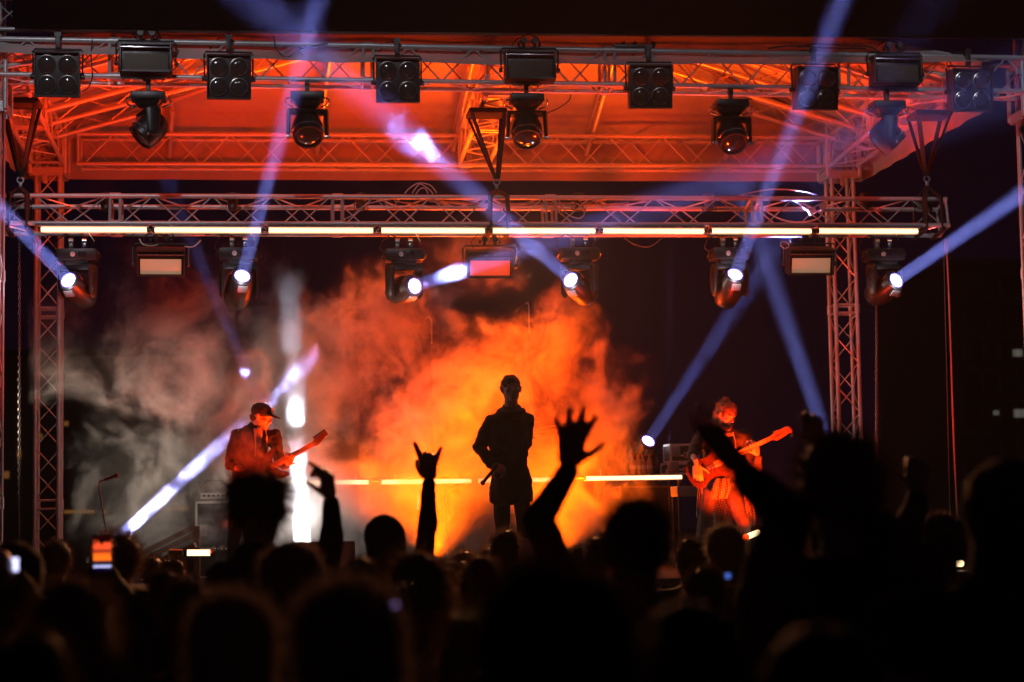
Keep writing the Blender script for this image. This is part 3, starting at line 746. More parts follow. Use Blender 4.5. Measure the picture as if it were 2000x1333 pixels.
def basis(fwd, up=(0, 0, 1)):
    f = Vector(fwd).normalized(); r = f.cross(Vector(up)).normalized(); u = r.cross(f).normalized()
    return Matrix((r, f, u)).transposed()
def head_shape(m, c, Rm, k=1.0, thick_neck=.056, neck_to=None, beard=False):
    P = lambda x, y, z: Vector(c) + Rm @ (Vector((x, y, z)) * k)
    H = lambda *a: m.hull([(P(*q[0]), q[1] * k if not hasattr(q[1], '__len__') else [w * k for w in q[1]], Rm) for q in a], 2)
    H(((0, -.014, .03), (.075, .096, .086)))
    H(((0, .02, -.01), (.066, .066, .07)), ((0, .062, -.088), (.022, .022, .020)), ((.044, .004, -.066), .018), ((-.044, .004, -.066), .018))
    H(((0, .088, .008), .008), ((0, .108, -.026), (.011, .011, .010)))
    H(((.012, .095, -.032), .008), ((-.012, .095, -.032), .008), ((0, .080, -.03), .012))
    H(((-.034, .078, .024), (.02, .012, .008)), ((.034, .078, .024), (.02, .012, .008)))
    for s_ in (-1, 1):
        H(((s_ * .043, .058, -.022), (.02, .02, .016)))
        H(((s_ * .083, -.008, .014), (.009, .016, .022)), ((s_ * .076, .0, -.024), (.007, .010, .010)))
    H(((0, .086, -.052), (.022, .010, .006))); H(((0, .083, -.064), (.019, .011, .007)))
    nt = Vector(neck_to) if neck_to is not None else P(0, -.03, -.18)
    m.hull([(P(0, -.02, -.05), thick_neck * k * .95), (nt, thick_neck * k * 1.05)], 2)
def hand_shape(m, w, fwd, nrm, side, curls=(.4, .4, .45, .5), thumb=.4, k=1.0, spread=.22, ft=1.0):
    """palm and five fingers; fwd along the palm, nrm = back of the hand, side = +1 thumb on fwd x nrm"""
    f = Vector(fwd).normalized(); n = Vector(nrm); n = (n - f * n.dot(f)).normalized(); x = f.cross(n).normalized() * side
    w = Vector(w); Q = lambda a, b_, c: w + (x * a + f * b_ + n * c) * k
    r = .0135 * k
    m.hull([(Q(.028, .012, 0), r * 1.15), (Q(-.024, .012, 0), r * 1.1), (Q(.036, .088, 0), r), (Q(-.034, .080, 0), r * .95)], 1)
    m.hull([(Q(0, -.04, 0), .024 * k), (Q(0, .02, 0), .020 * k)], 1)
    for i, (bx, by, L) in enumerate(((.034, .092, .070), (.012, .097, .079), (-.011, .094, .073), (-.033, .084, .056))):
        a = Q(bx, by, 0); ang = 0; dirx = x * (bx / .034) * spread
        rr = (.0108, .0110, .0106, .0095)[i] * k * ft; c_ = curls[i]
        for j, fr in enumerate((.46, .30, .24)):
            ang += c_ * R((70, 90, 60)[j]); d = (f * math.cos(ang) - n * math.sin(ang) + dirx * (1 if c_ < .7 else .2)).normalized()
            b_ = a + d * L * fr * k * (1.0 + .25 * (ft - 1)); m.hull([(a, rr), (b_, rr * .9)], 1); a = b_; rr *= .9
    a = Q(.030, .022, -.006); ang = thumb
    for j, (L, rr) in enumerate(((.040, .0125), (.032, .0108), (.026, .0095))):
        d = (x * math.cos(ang * .9 + .25 * j) * .8 + f * (.55 + .1 * j) - n * math.sin(ang + .3 * j) * .7).normalized()
        b_ = a + d * L * k; m.hull([(a, rr * k * (1 + (ft - 1) * .6)), (b_, rr * .9 * k * (1 + (ft - 1) * .6))], 1); a = b_
def wrinkle(ob, amp, freq, seed=0):
    me = ob.data; s_ = Vector((seed * 3.1, seed * 1.7, seed))
    co = [v.co.copy() for v in me.vertices]; no = [v.normal.copy() for v in me.vertices]
    for v, c, n in zip(me.vertices, co, no):
        e = noise.noise(c * freq + s_) + .5 * noise.noise(Vector((c.x * freq * 2.3, c.y * freq * 2.3, c.z * freq * 3.6)) + s_)
        v.co = c + n * amp * e
def strands(ob, n, lmin, lmax, wid, dirw, seed=1, zmin=None, out=.5, curl=.3):
    """adds hair strands (thin tapering blades) to a hair mesh"""
    me = ob.data; rnd = random.Random(seed); V = [v.co.copy() for v in me.vertices]; NN = [v.normal.copy() for v in me.vertices]
    bm = bmesh.new(); bm.from_mesh(me); cand = [i for i in range(len(V)) if zmin is None or V[i].z > zmin]
    for _ in range(n):
        i = rnd.choice(cand); p = V[i]; d = (NN[i] * out + Vector(dirw) + Vector((rnd.gauss(0, curl), rnd.gauss(0, curl), rnd.gauss(0, curl)))).normalized()
        L = rnd.uniform(lmin, lmax); s_ = d.cross(Vector((rnd.random() - .5, rnd.random() - .5, rnd.random() - .5))).normalized() * wid
        q = p + d * L * .5; d2 = (d + Vector(dirw) * .8).normalized(); e = q + d2 * L * .5
        a, b_, c, dd, t = [bm.verts.new(w) for w in (p - s_ - d * .01, p + s_ - d * .01, q + s_ * .7, q - s_ * .7, e)]
        bm.faces.new((a, b_, c, dd)); bm.faces.new((dd, c, t))
    bm.to_mesh(me); bm.free()
    for p in me.polygons: p.use_smooth = True
def stand(X, Y, h, z0=0.0, yaw=0.0, lean=0.0):
    """joints of a person standing at X, Y facing yaw (0 = towards the stage)"""
    k = h / 1.80; M = Matrix.Rotation(yaw, 3, 'Z'); P = lambda x, y, z: Vector((X, Y, z0)) + M @ Vector((x * k, (y + lean * z) * k, z * k))
    J = dict(k=k, M=M, pel=P(0, 0, .97), waist=P(0, 0, 1.10), chest=P(0, .0, 1.32), neck=P(0, -.01, 1.50), head=P(0, .01, 1.685), hR=M.copy())
    for s_, n in ((-1, 'L'), (1, 'R')):
        J['sh' + n] = P(s_ * .185, 0, 1.46); J['el' + n] = P(s_ * .235, .0, 1.17); J['wr' + n] = P(s_ * .23, .10, .93)
        J['hip' + n] = P(s_ * .095, 0, .93); J['kn' + n] = P(s_ * .11, .02, .50); J['an' + n] = P(s_ * .12, -.02, .08); J['toe' + n] = P(s_ * .15, .16, .035)
    return J
def figure(rt, J, top, bottom, hands=None, voxel=.014, fat=1.0, jacket_voxel=None, long_top=0.0, sleeve=(True, True), skirt=False, top_name='jacket', wr=.008, bare=False):
    k = J['k']; M = J['M']; hands = hands or {}
    T = lambda p, v: Vector(p) + M @ (Vector(v) * k)
    m = MB(); head_shape(m, J['head'], J['hR'], J.get('hk', k), neck_to=J['neck'])
    m.hull([(J['chest'], (.13 * k, .09 * k, .15 * k), M), (J['pel'], (.13 * k, .09 * k, .10 * k), M)]); m.hull([(J['shL'], .045 * k), (J['shR'], .045 * k), (J['neck'], .05 * k)])
    for s_, n in ((-1, 'L'), (1, 'R')):
        m.hull([(J['sh' + n], .048 * k), (J['el' + n], .036 * k)], 1); m.hull([(J['el' + n], .038 * k), (J['wr' + n], .025 * k)], 1)
        m.hull([(J['hip' + n], .075 * k), (J['kn' + n], .05 * k)], 1); m.hull([(J['kn' + n], .052 * k), (J['an' + n], .035 * k)], 1)
        m.hull([(J['an' + n], .03 * k), (J['toe' + n], .025 * k)], 1)
        hd = hands.get(n); fw = J['wr' + n] - J['el' + n]
        if hd is None: hd = dict(fwd=fw, nrm=M @ Vector((s_, 0, 0)), side=(1 if s_ < 0 else -1))
        hand_shape(m, J['wr' + n] + Vector(hd['fwd']).normalized() * .03 * k, hd['fwd'], hd['nrm'], hd.get('side', 1), hd.get('curls', (.35, .4, .42, .45)), hd.get('thumb', .4), k * hd.get('k', 1.08), hd.get('spread', .22), hd.get('ft', 1.0))
    body = m.remesh('body', SKIN, rt, voxel, 2)
    f = fat; m = MB(); c = J['chest']
    m.hull([(c, (.165 * k * f, .125 * k * f, .14 * k), M), (J['waist'], (.15 * k * f, .12 * k * f, .10 * k), M)])
    m.hull([(J['waist'], (.15 * k * f, .12 * k * f, .08 * k), M), (J['pel'] - Vector((0, 0, .02 * k)), (.165 * k * f, .125 * k * f, .07 * k), M)])
    if long_top: m.hull([(J['pel'], (.17 * k * f, .125 * k * f, .05 * k), M), (J['pel'] - Vector((0, 0, long_top)), (.178 * k * f, .13 * k * f, .03 * k), M)])
    m.hull([(J['shL'], .062 * k * f), (c, (.15 * k * f, .11 * k * f, .09 * k), M)]); m.hull([(J['shR'], .062 * k * f), (c, (.15 * k * f, .11 * k * f, .09 * k), M)])
    m.hull([(J['shL'], .055 * k * f), (J['shR'], .055 * k * f), (J['neck'], (.062 * k, .06 * k, .035 * k), M)])
    for i, n in enumerate('LR'):
        el, wrp = J['el' + n], J['wr' + n]
        m.hull([(J['sh' + n], .064 * k * f), (el, .052 * k * f)]);
        if sleeve[i]: m.hull([(el, .053 * k * f), (wrp, .038 * k * f)])
        else: m.hull([(el, .053 * k * f), (el + (wrp - el) * .12, .05 * k * f)])
    m.hull([(J['neck'] + M @ Vector((0, -.02 * k, .02 * k)), (.082 * k, .078 * k, .045 * k), M), (J['neck'] - Vector((0, 0, .06 * k)), (.12 * k, .09 * k, .04 * k), M)])
    jk = m.remesh(top_name, top, rt, jacket_voxel or voxel, 3); wrinkle(jk, wr, 7, J['pel'].x)
    m = MB(); m.hull([(J['hipL'], .085 * k), (J['hipR'], .085 * k), (J['pel'], (.14 * k, .11 * k, .06 * k), M)])
    for n in 'LR':
        m.hull([(J['hip' + n], .088 * k), (J['kn' + n], .064 * k)]); m.hull([(J['kn' + n], .064 * k), (J['an' + n] + Vector((0, 0, .03)), .052 * k)])
    tr = m.remesh('trousers', bottom, rt, voxel, 3); wrinkle(tr, .008, 8, 3)
    for n in 'LR':
        m = MB(); m.hull([(J['an' + n] - Vector((0, 0, .03 * k)), .042 * k), (J['toe' + n], .036 * k)], 2); m.build('shoe', SHOE, rt)
    return body, jk, tr
def hair(rt, J, style, mt, seed=1, n=1400, vox=.012):
    k = J.get('hk', J['k']); Rm = J['hR']; c = J['head']; P = lambda x, y, z: Vector(c) + Rm @ (Vector((x, y, z)) * k)
    H = lambda m, *a: m.hull([(P(*q[0]), [w * k for w in (q[1] if hasattr(q[1], '__len__') else (q[1],) * 3)], Rm) for q in a], 2)
    m = MB(); zmin = None; nm = 'hair'
    if style == 'short':
        H(m, ((0, -.024, .046), (.080, .098, .082))); H(m, ((0, -.055, -.01), (.068, .06, .06))); L = (.010, .034); d = (0, 0, .1)
    elif style == 'cropped':
        H(m, ((0, -.012, .044), (.0790, .0975, .078))); H(m, ((0, -.05, -.005), (.068, .06, .06))); L = (.003, .008); d = (0, 0, .05)
    elif style == 'fluffy':
        H(m, ((0, -.02, .05), (.095, .11, .095))); H(m, ((0, -.05, -.02), (.085, .075, .07))); L = (.02, .06); d = (0, 0, .15)
    elif style == 'long':
        H(m, ((0, -.022, .044), (.086, .102, .086)))
        H(m, ((0, -.05, .02), (.088, .07, .07)), ((-.02, -.07, -.16), (.095, .05, .05)), ((.03, -.06, -.22), (.085, .045, .06)))
        for s_ in (-1, 1): H(m, ((s_ * .06, -.01, 0), (.03, .05, .05)), ((s_ * .085, .02, -.2), (.03, .04, .06)))
        L = (.03, .09); d = (0, 0, -.55)
    elif style == 'bun':
        H(m, ((0, -.022, .044), (.082, .100, .083))); H(m, ((0, -.055, -.01), (.07, .06, .06))); H(m, ((0, -.07, .13), (.042, .042, .038))); L = (.01, .035); d = (0, 0, .1)
    elif style == 'tail':
        H(m, ((0, -.022, .044), (.082, .100, .083))); H(m, ((0, -.055, -.01), (.07, .06, .06))); H(m, ((0, -.12, .05), (.03, .03, .03)), ((0, -.15, -.06), (.035, .025, .04)), ((0, -.12, -.2), (.02, .02, .04))); L = (.01, .04); d = (0, 0, -.2)
    elif style in ('hood', 'furhood'):
        nm = 'hood'; H(m, ((0, -.03, .05), (.105, .115, .10)), ((0, -.06, -.08), (.10, .09, .07))); H(m, ((0, -.06, -.06), (.10, .09, .07)), ((0, -.05, -.16), (.12, .085, .05))); L = None
    elif style == 'beanie':
        nm = 'beanie'; H(m, ((0, -.018, .055), (.087, .104, .085))); H(m, ((0, -.02, .02), (.088, .106, .03))); L = None
    elif style == 'furhat':
        nm = 'hat'; H(m, ((0, -.02, .11), (.105, .11, .035)), ((0, -.02, .01), (.098, .105, .04)))
        L = (.02, .06); d = (0, 0, .05)
    elif style == 'bushy':
        H(m, ((0, -.02, .075), (.10, .11, .09)), ((0, -.04, .0), (.098, .09, .06))); L = (.02, .05); d = (0, 0, .1)
    ob = m.remesh(nm, mt, rt, vox, 2); wrinkle(ob, .013 if L else .005, 14, seed)
    if L: strands(ob, int(n * 1.3), L[0] * k, L[1] * k * 1.4, .0013, d, seed, out=.7, curl=.3)
    elif style == 'furhood': strands(ob, n, .015, .05, .0012, (0, 0, 0), seed, out=.8, curl=.4)
    return ob
SCALE = lambda Y: Y / FPX
def crowd(px, top, Y, lab, style='short', mt=None, cloth=None, fat=1.12, yaw=0, joints=None, hands=None, n=1400, vox=None, toph=.135):
    """px, top: picture point the crown of the head reaches at distance Y"""
    p = at(px, top, Y); hgt = min(2.05, max(1.35, p.z / (1.685 + toph) * 1.80)); X = p.x
    rt = empty('person', (X, Y, 0), lab, 'person', 'audience watching the stage from behind')
    J = stand(X, Y, hgt, 0, yaw); dz = p.z - toph * J['k'] - J['head'].z
    if abs(dz) > .01:
        for q in ('head',): J[q] = J[q] + Vector((0, 0, max(-.05, min(.05, dz))))
    rr_ = random.Random(int(px * 7)); J['hR'] = J['M'] @ Matrix.Rotation(R(rr_.uniform(-16, 16)), 3, 'Z') @ Matrix.Rotation(R(rr_.uniform(-8, 8)), 3, 'Y') @ Matrix.Rotation(R(rr_.uniform(-9, 5)), 3, 'X')
    if joints: joints(J)
    v = vox or (.0085 if hands else max(.010, .0011 * Y * 1.6))
    figure(rt, J, cloth or C_BLK, C_BLK, hands, v, fat)
    hair(rt, J, style, mt or (C_BLK if style in ('hood', 'beanie') else HAIRD), int(px) % 97, n, max(.009, v * .9))
    return rt, J
# ---------------------------------------------------------------- the singer
def J_at(d): return {k_: (at(v[0], v[1], v[2]) if isinstance(v, tuple) else v) for k_, v in d.items()}
Y = 17.5
fl = Vector((at(1000, 1000, Y).x, Y, STAGE_Z))
rt = empty('person', fl, 'singer in a long hooded top, dark against the orange smoke, microphone held low', 'person')
tocam = Vector((-.06, -1, 0))
J = J_at(dict(pel=(997, 935, Y), waist=(993, 895, Y), chest=(993, 852, Y), neck=(999, 801, Y), head=(998, 761, Y - .02),
              shL=(1028, 822, Y + .02), shR=(962, 822, Y), elL=(1030, 866, Y + .13), wrL=(1006, 902, Y + .22), elR=(935, 873, Y + .02), wrR=(957, 907, Y - .14),
              hipL=(1017, 950, Y), hipR=(980, 950, Y), knL=(1024, 1035, Y - .03), knR=(981, 1035, Y), anL=(1030, 1117, Y + .03), anR=(979, 1117, Y + .02), toeL=(1037, 1126, Y - .14), toeR=(972, 1126, Y - .14)))
J['k'] = 1.0; J['hk'] = 1.10; J['M'] = basis(tocam); J['hR'] = basis(Vector((.10, -1, .10)))
S_MIC = at(955, 925, Y - .19)
figure(rt, J, C_HOOD, C_DRK, dict(R=dict(fwd=(.72, -.35, -.35), nrm=(-.1, -.75, .6), side=1, curls=(.72, .8, .82, .85), thumb=.7), L=dict(fwd=(-.7, .3, -.2), nrm=(0, 1, .2), side=1)),
       .0075, 1.12, long_top=.20, top_name='hoodie', wr=.020)
hair(rt, J, 'cropped', HAIRD, 3, 2200, .006)
m = MB(); c = J['neck']; Rn = J['M']
for t in range(14):
    a_ = 2 * math.pi * t / 14; a2 = 2 * math.pi * (t + 1) / 14
    q = lambda w: c + Rn @ Vector((math.cos(w) * .105, math.sin(w) * .085 - .012, -.012 - .022 * math.sin(w)))
    m.hull([(q(a_), .030), (q(a2), .030)], 1)
hh = m.remesh('hood', C_HOOD, rt, .009, 3); wrinkle(hh, .008, 14, 2)
m = MB(); m.path([at(1034, 842, Y - .12), at(1037, 850, Y - .13), at(1043, 855, Y - .13), at(1044, 858, Y - .13)], .004, 6); m.build('drawstring', C_DRK, rt)
# microphone in the hand
rt = empty('microphone', S_MIC, 'black microphone held low in the singer\'s hand, pointing down', 'microphone')
m = MB(); a_, b_ = at(972, 908, Y - .23), at(945, 941, Y - .20); d = (b_ - a_).normalized()
m.tube(a_, b_, .011, 12, .016); m.build('handle', BLKP, rt)
m = MB(); m.hull([(b_ + d * .012, .024)]); m.build('grille', GREY, rt)

# ---------------------------------------------------------------- guitars
def guitar(name, lab, bodyc, neckend, headend, nrm, sc, col, neckcol, bass=False, pickg=None):
    """bodyc, neckend, headend in world; strings face nrm"""
    c, ne, he = Vector(bodyc), Vector(neckend), Vector(headend); ax = (ne - c).normalized(); n = Vector(nrm); n = (n - ax * n.dot(ax)).normalized(); sd = n.cross(ax).normalized()
    rt = empty(name, c, lab, 'bass guitar' if bass else 'guitar')
    P = lambda u, v, w=0: c + ax * u * sc + sd * v * sc + n * w
    out = [(-.20, .0), (-.195, .07), (-.16, .125), (-.10, .150), (-.03, .135), (.02, .105), (.07, .105), (.12, .135), (.175, .150), (.205, .135), (.19, .105), (.14, .075), (.125, .035),
           (.125, -.03), (.15, -.07), (.20, -.10), (.225, -.135), (.20, -.155), (.14, -.145), (.08, -.115), (.03, -.11), (-.03, -.135), (-.09, -.165), (-.15, -.145), (-.19, -.08)]
    pts = []
    for i in range(len(out)):
        p0, p1, p2, p3 = [Vector(out[(i + k_ - 1) % len(out)]).to_3d() for k_ in range(4)]
        for t in (0, .5): pts.append(.5 * ((2 * p1) + (-p0 + p2) * t + (2 * p0 - 5 * p1 + 4 * p2 - p3) * t * t + (-p0 + 3 * p1 - 3 * p2 + p3) * t ** 3))
    m = MB(); m.poly([P(p.x, p.y, -.02) for p in pts], .04, n)
    bmesh.ops.bevel(m.bm, geom=[e for e in m.bm.edges if len(e.link_faces) == 2 and any(len(f.verts) > 8 for f in e.link_faces)], offset=.006, segments=2, affect='EDGES')
    bd = m.build('body', col, rt)
    L = (ne - c).length
    m = MB(); w0, w1 = .030 * sc, .021 * sc
    a0 = c + ax * .10 * sc + n * .021; 
    m.poly([a0 + sd * w0, a0 - sd * w0, ne + n * .021 - sd * w1, ne + n * .021 + sd * w1], -.022, n); nk = m.build('neck', neckcol, rt)
    m = MB(); Ls = (ne - a0 + n * .02).length
    for k_ in range(1, 20):
        t = 1 - 2 ** (-k_ / 12); q = ne + (a0 - ne) * t * 1.35
        if (q - ne).length < Ls: m.tube(q + n * .0225 + sd * w0 * .8, q + n * .0225 - sd * w0 * .8, .0018, 4)
    m.build('fret', CHROME, nk)['kind'] = 'stuff'
    hx = (he - ne).normalized(); hl = (he - ne).length
    hp = [(0, .022), (.15, .035), (.3, .055), (.55, .05), (.85, .062), (1.0, .045), (1.05, .01), (.98, -.02), (.85, -.012), (.5, -.035), (.2, -.045), (.08, -.03), (0, -.022)]
    m = MB(); m.poly([ne + hx * u * hl + sd * v * sc * (1 if bass else .8) for (u, v) in hp], .018, n); hs = m.build('headstock', neckcol, rt)
    nst = 5 if bass else 6
    for k_ in range(nst):
        m = MB(); u = .22 + .68 * k_ / (nst - 1); v = .062 if (not bass or k_ < 4) else -.05
        v = (.040 if v > 0 else -.030) * (1 if bass else .8); q = ne + hx * u * hl + sd * v * sc
        m.tube(q, q + sd * .014 * (1 if v > 0 else -1), .005, 6); m.hull([(q + sd * .017 * (1 if v > 0 else -1), (.013, .007, .011))], 1)
        m.build('tuning_peg', CHROME, hs)
    for k_ in range(nst):
        v = (k_ - (nst - 1) / 2) * .0085; m = MB()
        m.tube(P(-.13, v, .030), ne + hx * hl * (.2 + .6 * k_ / nst) + sd * v * .8 + n * .022, .0010, 4); m.build('string', CHROME, rt)
    for u in ((-.02,) if bass else (-.06, .02, .08)):
        m = MB(); rr = Matrix((ax, sd, n)).transposed(); m.box(P(u, 0, .026), (.05 if bass else .022, .08, .012), rr, .003); m.build('pickup', BLKP, rt)
    m = MB(); rr = Matrix((ax, sd, n)).transposed(); m.box(P(-.14, 0, .026), (.05 if bass else .035, .075, .012), rr, .003); m.build('bridge', CHROME, rt)
    for (u, v) in ((-.06, -.10), (-.10, -.11), (-.13, -.085)):
        m = MB(); m.disc(P(u, v, .021), n, [(.011, 0), (.011, .012), (0, .013)], 12); m.build('knob', BLKP, rt)
    if pickg:
        m = MB(); m.poly([P(u, v, .021) for (u, v) in ((-.10, -.03), (-.08, -.12), (-.02, -.11), (.04, -.085), (.12, -.09), (.15, -.07), (.11, -.035))], .003, n); m.build('pickguard', pickg, rt)
    return rt
# ---------------------------------------------------------------- the guitarist
Y = 17.9
rt = empty('person', (at(480, 1000, Y).x, Y, STAGE_Z), 'guitarist in a dark cap and open hooded jacket, looking down at his guitar', 'person')
J = J_at(dict(pel=(484, 955, Y), waist=(487, 912, Y), chest=(490, 868, Y), neck=(500, 838, Y), head=(511, 815, Y - .03),
              shL=(535, 852, Y - .02), shR=(461, 850, Y + .03), elL=(546, 902, Y - .08), wrL=(558, 911, Y - .26), elR=(449, 908, Y - .02), wrR=(512, 934, Y - .24),
              hipL=(503, 970, Y), hipR=(467, 970, Y), knL=(512, 1045, Y - .1), knR=(458, 1045, Y), anL=(520, 1118, Y), anR=(452, 1118, Y + .04), toeL=(534, 1126, Y - .14), toeR=(448, 1126, Y - .14)))
J['k'] = .95; J['M'] = basis(Vector((.35, -1, 0))); J['hR'] = basis(Vector((.93, -.42, -.28)))
J['wrR'] = at(508, 932, Y - .31)
gb, gn, gh = at(512, 922, Y - .26), at(612, 868, Y - .32), at(640, 848, Y - .33)
gax = (gn - gb).normalized(); gnr = Vector((.1, -1, .12))
bd_, jk_, tr_ = figure(rt, J, C_DRK, C_DRK, dict(R=dict(fwd=(1, -.12, -.1), nrm=(-.1, -.9, .5), side=1, curls=(.5, .55, .6, .6), thumb=.5),
       L=dict(fwd=(.35, -.5, .75), nrm=(.35, .9, .2), side=-1, curls=(.75, .8, .8, .8), thumb=.6)), .0075, 1.05, top_name='hooded_jacket', sleeve=(True, False), wr=.018)
hair(rt, J, 'cropped', HAIRD, 3, 600, .008)
m = MB(); c = J['head']; Rm = J['hR']; k = J['k']; P = lambda x, y, z: c + Rm @ (Vector((x, y, z)) * k)
m.hull([(P(0, -.014, .055), (.086, .104, .078), Rm)]); m.hull([(P(0, -.01, .035), (.087, .106, .028), Rm)])
m.hull([(P(-.05, .08, .042), (.02, .02, .006), Rm), (P(.05, .08, .042), (.02, .02, .006), Rm), (P(-.035, .165, .030), (.02, .012, .005), Rm), (P(.035, .165, .030), (.02, .012, .005), Rm)])
cap = m.remesh('cap', C_DRK, rt, .006, 2)
m = MB(); m.disc(P(.0, .094, .082), Rm @ Vector((.0, 1, .3)), [(.020, -.004), (.020, .003), (.024, .003), (.024, -.004)], 18)
m.box(P(.0, .096, .083), (.005, .004, .024), Rm); m.build('badge', mat('badge_thread', (.5, .3, .25), .7), cap)
m = MB(); q = lambda x, y, z: J['neck'] + J['M'] @ Vector((x, y, z))
m.hull([(q(-.03, .07, .02), .018), (q(.03, .09, -.02), .016), (q(.01, .135, -.16), .006)]); m.build('shirt_collar', mat('pale_shirt', (.5, .42, .36), .8), rt)
for s_ in (-1, 1):
    m = MB(); m.path([q(s_ * .05, .10, .0), q(s_ * .055, .135, -.07), q(s_ * .05, .14, -.15), q(s_ * .055, .135, -.21 - .04 * s_)], .005, 6); m.build('drawstring', STR, rt)
m = MB()
for t in range(12):
    a_, a2 = math.pi * 2 * t / 12, math.pi * 2 * (t + 1) / 12; w = lambda a: q(math.cos(a) * .095, math.sin(a) * .075 - .03, -.01 - .03 * math.sin(a))
    m.hull([(w(a_), .028), (w(a2), .028)], 1)
hh = m.remesh('hood', C_DRK, rt, .009, 3)
guitar('electric_guitar', 'dark electric guitar with pale edge slung across the guitarist in the cap', gb, gn, gh, gnr, .92, mat('guitar_varnish', (.06, .025, .018), .22, 0, .4, 20, coat=.7), mat('guitar_maple', (.42, .25, .15), .35, 0, .2, 20), pickg=mat('pickguard_white', (.5, .42, .38), .3))
m = MB(); m.path([at(466, 958, Y - .2), at(472, 980, Y - .18), at(480, 1000, Y - .15)], .008, 6); m.build('strap_end', STR, rt)

# ---------------------------------------------------------------- the bass player
Y = 18.0
rt = empty('person', (at(1408, 1000, Y).x, Y, STAGE_Z), 'bearded bass player with tied-up hair and checked shirt round the waist, legs wide apart', 'person')
J = J_at(dict(pel=(1403, 943, Y), waist=(1404, 908, Y), chest=(1406, 872, Y - .02), neck=(1413, 842, Y - .03), head=(1418, 812, Y - .08),
              shL=(1453, 852, Y - .03), shR=(1372, 852, Y), elL=(1470, 896, Y - .10), wrL=(1474, 882, Y - .25), elR=(1353, 888, Y - .10), wrR=(1359, 902, Y - .31),
              hipL=(1425, 957, Y), hipR=(1385, 957, Y), knL=(1452, 1022, Y - .16), knR=(1374, 1026, Y - .04), anL=(1458, 1108, Y + .02), anR=(1366, 1112, Y), toeL=(1474, 1124, Y - .14), toeR=(1350, 1126, Y - .14)))
J['elL'] = at(1478, 912, Y - .08); J['wrL'] = at(1481, 893, Y - .24)
J['k'] = .98; J['M'] = basis(Vector((.18, -1, 0))); J['hR'] = basis(Vector((.55, -.8, -.42)))
figure(rt, J, C_HOOD, C_JEAN, dict(R=dict(fwd=(.12, -.02, -1), nrm=(-.2, -.9, .0), side=-1, curls=(.35, .4, .45, .5), thumb=.3, spread=.05),
       L=dict(fwd=(-.35, -.25, 1), nrm=(.55, -.75, .1), side=-1, curls=(.45, .5, .5, .55), thumb=.5)), .0075, 1.05, top_name='hoodie', sleeve=(True, False), wr=.018)
REDH = mat('ginger_brown_hair', (0.20, 0.10, 0.06), 0.5, 0, .5, 60, transl=.3)
m = MB(); c = J['head']; Rm = J['hR']; k = J['k']; P = lambda x, y, z: c + Rm @ (Vector((x, y, z)) * k)
m.hull([(P(0, -.022, .046), (.083, .100, .083), Rm)]); m.hull([(P(0, -.06, -.01), (.075, .06, .06), Rm), (P(.02, -.085, -.13), (.06, .04, .05), Rm)])
m.hull([(P(0, -.055, .125), (.035, .035, .03), Rm)]); ob = m.remesh('hair', REDH, rt, .007, 2); wrinkle(ob, .008, 22, 4); strands(ob, 1500, .012, .045, .0012, (0, 0, 0), 5, out=.8, curl=.45)
m = MB(); m.hull([(P(0, .072, -.092), (.03, .028, .028), Rm), (P(.045, .02, -.06), .02), (P(-.045, .02, -.06), .02), (P(0, .06, -.125), (.022, .02, .016), Rm)]); m.hull([(P(0, .092, -.045), (.026, .01, .006), Rm)])
ob = m.remesh('beard', REDH, rt, .006, 2); strands(ob, 500, .006, .02, .001, (0, 0, -.2), 6)
for s_ in (-1, 1):
    m = MB(); m.hull([(P(s_ * .031, .079, .004), (.013, .009, .007), Rm)], 1); m.build('eye', EYE, rt)
q = lambda x, y, z: J['neck'] + J['M'] @ Vector((x, y, z))
m = MB()
for t in range(12):
    a_, a2 = math.pi * 2 * t / 12, math.pi * 2 * (t + 1) / 12; w = lambda a: q(math.cos(a) * .105, math.sin(a) * .085 - .02, -.015 - .02 * math.sin(a))
    m.hull([(w(a_), .030), (w(a2), .030)], 1)
hh = m.remesh('hood', mat('hood_lining', (.30, .25, .22), .9, 0, .3, 10, .3), rt, .009, 3)
m = MB(); m.path([q(-.05, .10, -.02), q(-.055, .14, -.10), q(-.05, .15, -.22), q(-.045, .15, -.30)], .006, 6); m.build('drawstring', STR, rt)
# checked shirt tied round the waist
def checked(name='checked_cloth', sc=95):
    mm = bpy.data.materials.new(name); mm.use_nodes = True; t = mm.node_tree; b = t.nodes['Principled BSDF']; b.inputs['Roughness'].default_value = .9
    tc = t.nodes.new('ShaderNodeTexCoord'); mp = t.nodes.new('ShaderNodeMapping'); mp.inputs['Rotation'].default_value = (0, R(35), 0); mp.inputs['Scale'].default_value = (1, .001, 1)
    ck = t.nodes.new('ShaderNodeTexChecker'); ck.inputs['Scale'].default_value = sc; ck.inputs['Color1'].default_value = (.42, .36, .32, 1); ck.inputs['Color2'].default_value = (.02, .018, .02, 1)
    t.links.new(tc.outputs['Object'], mp.inputs[0]); t.links.new(mp.outputs[0], ck.inputs['Vector']); t.links.new(ck.outputs[0], b.inputs['Base Color']); return mm
CHK = checked()
def drape(pts, thick, nm='tied_shirt'):
    m = MB(); rows = []
    for (p, q_) in pts:
        rows.append([m.bm.verts.new(Vector(p) + (Vector(q_) - Vector(p)) * t / 8 + Vector((0, -.012 * math.sin(t * 1.9), 0))) for t in range(9)])
    for A_, B_ in zip(rows, rows[1:]):
        for t in range(8): m.bm.faces.new((A_[t], A_[t + 1], B_[t + 1], B_[t]))
    r = bmesh.ops.solidify(m.bm, geom=m.bm.faces[:], thickness=thick); return m.build(nm, CHK, rt)
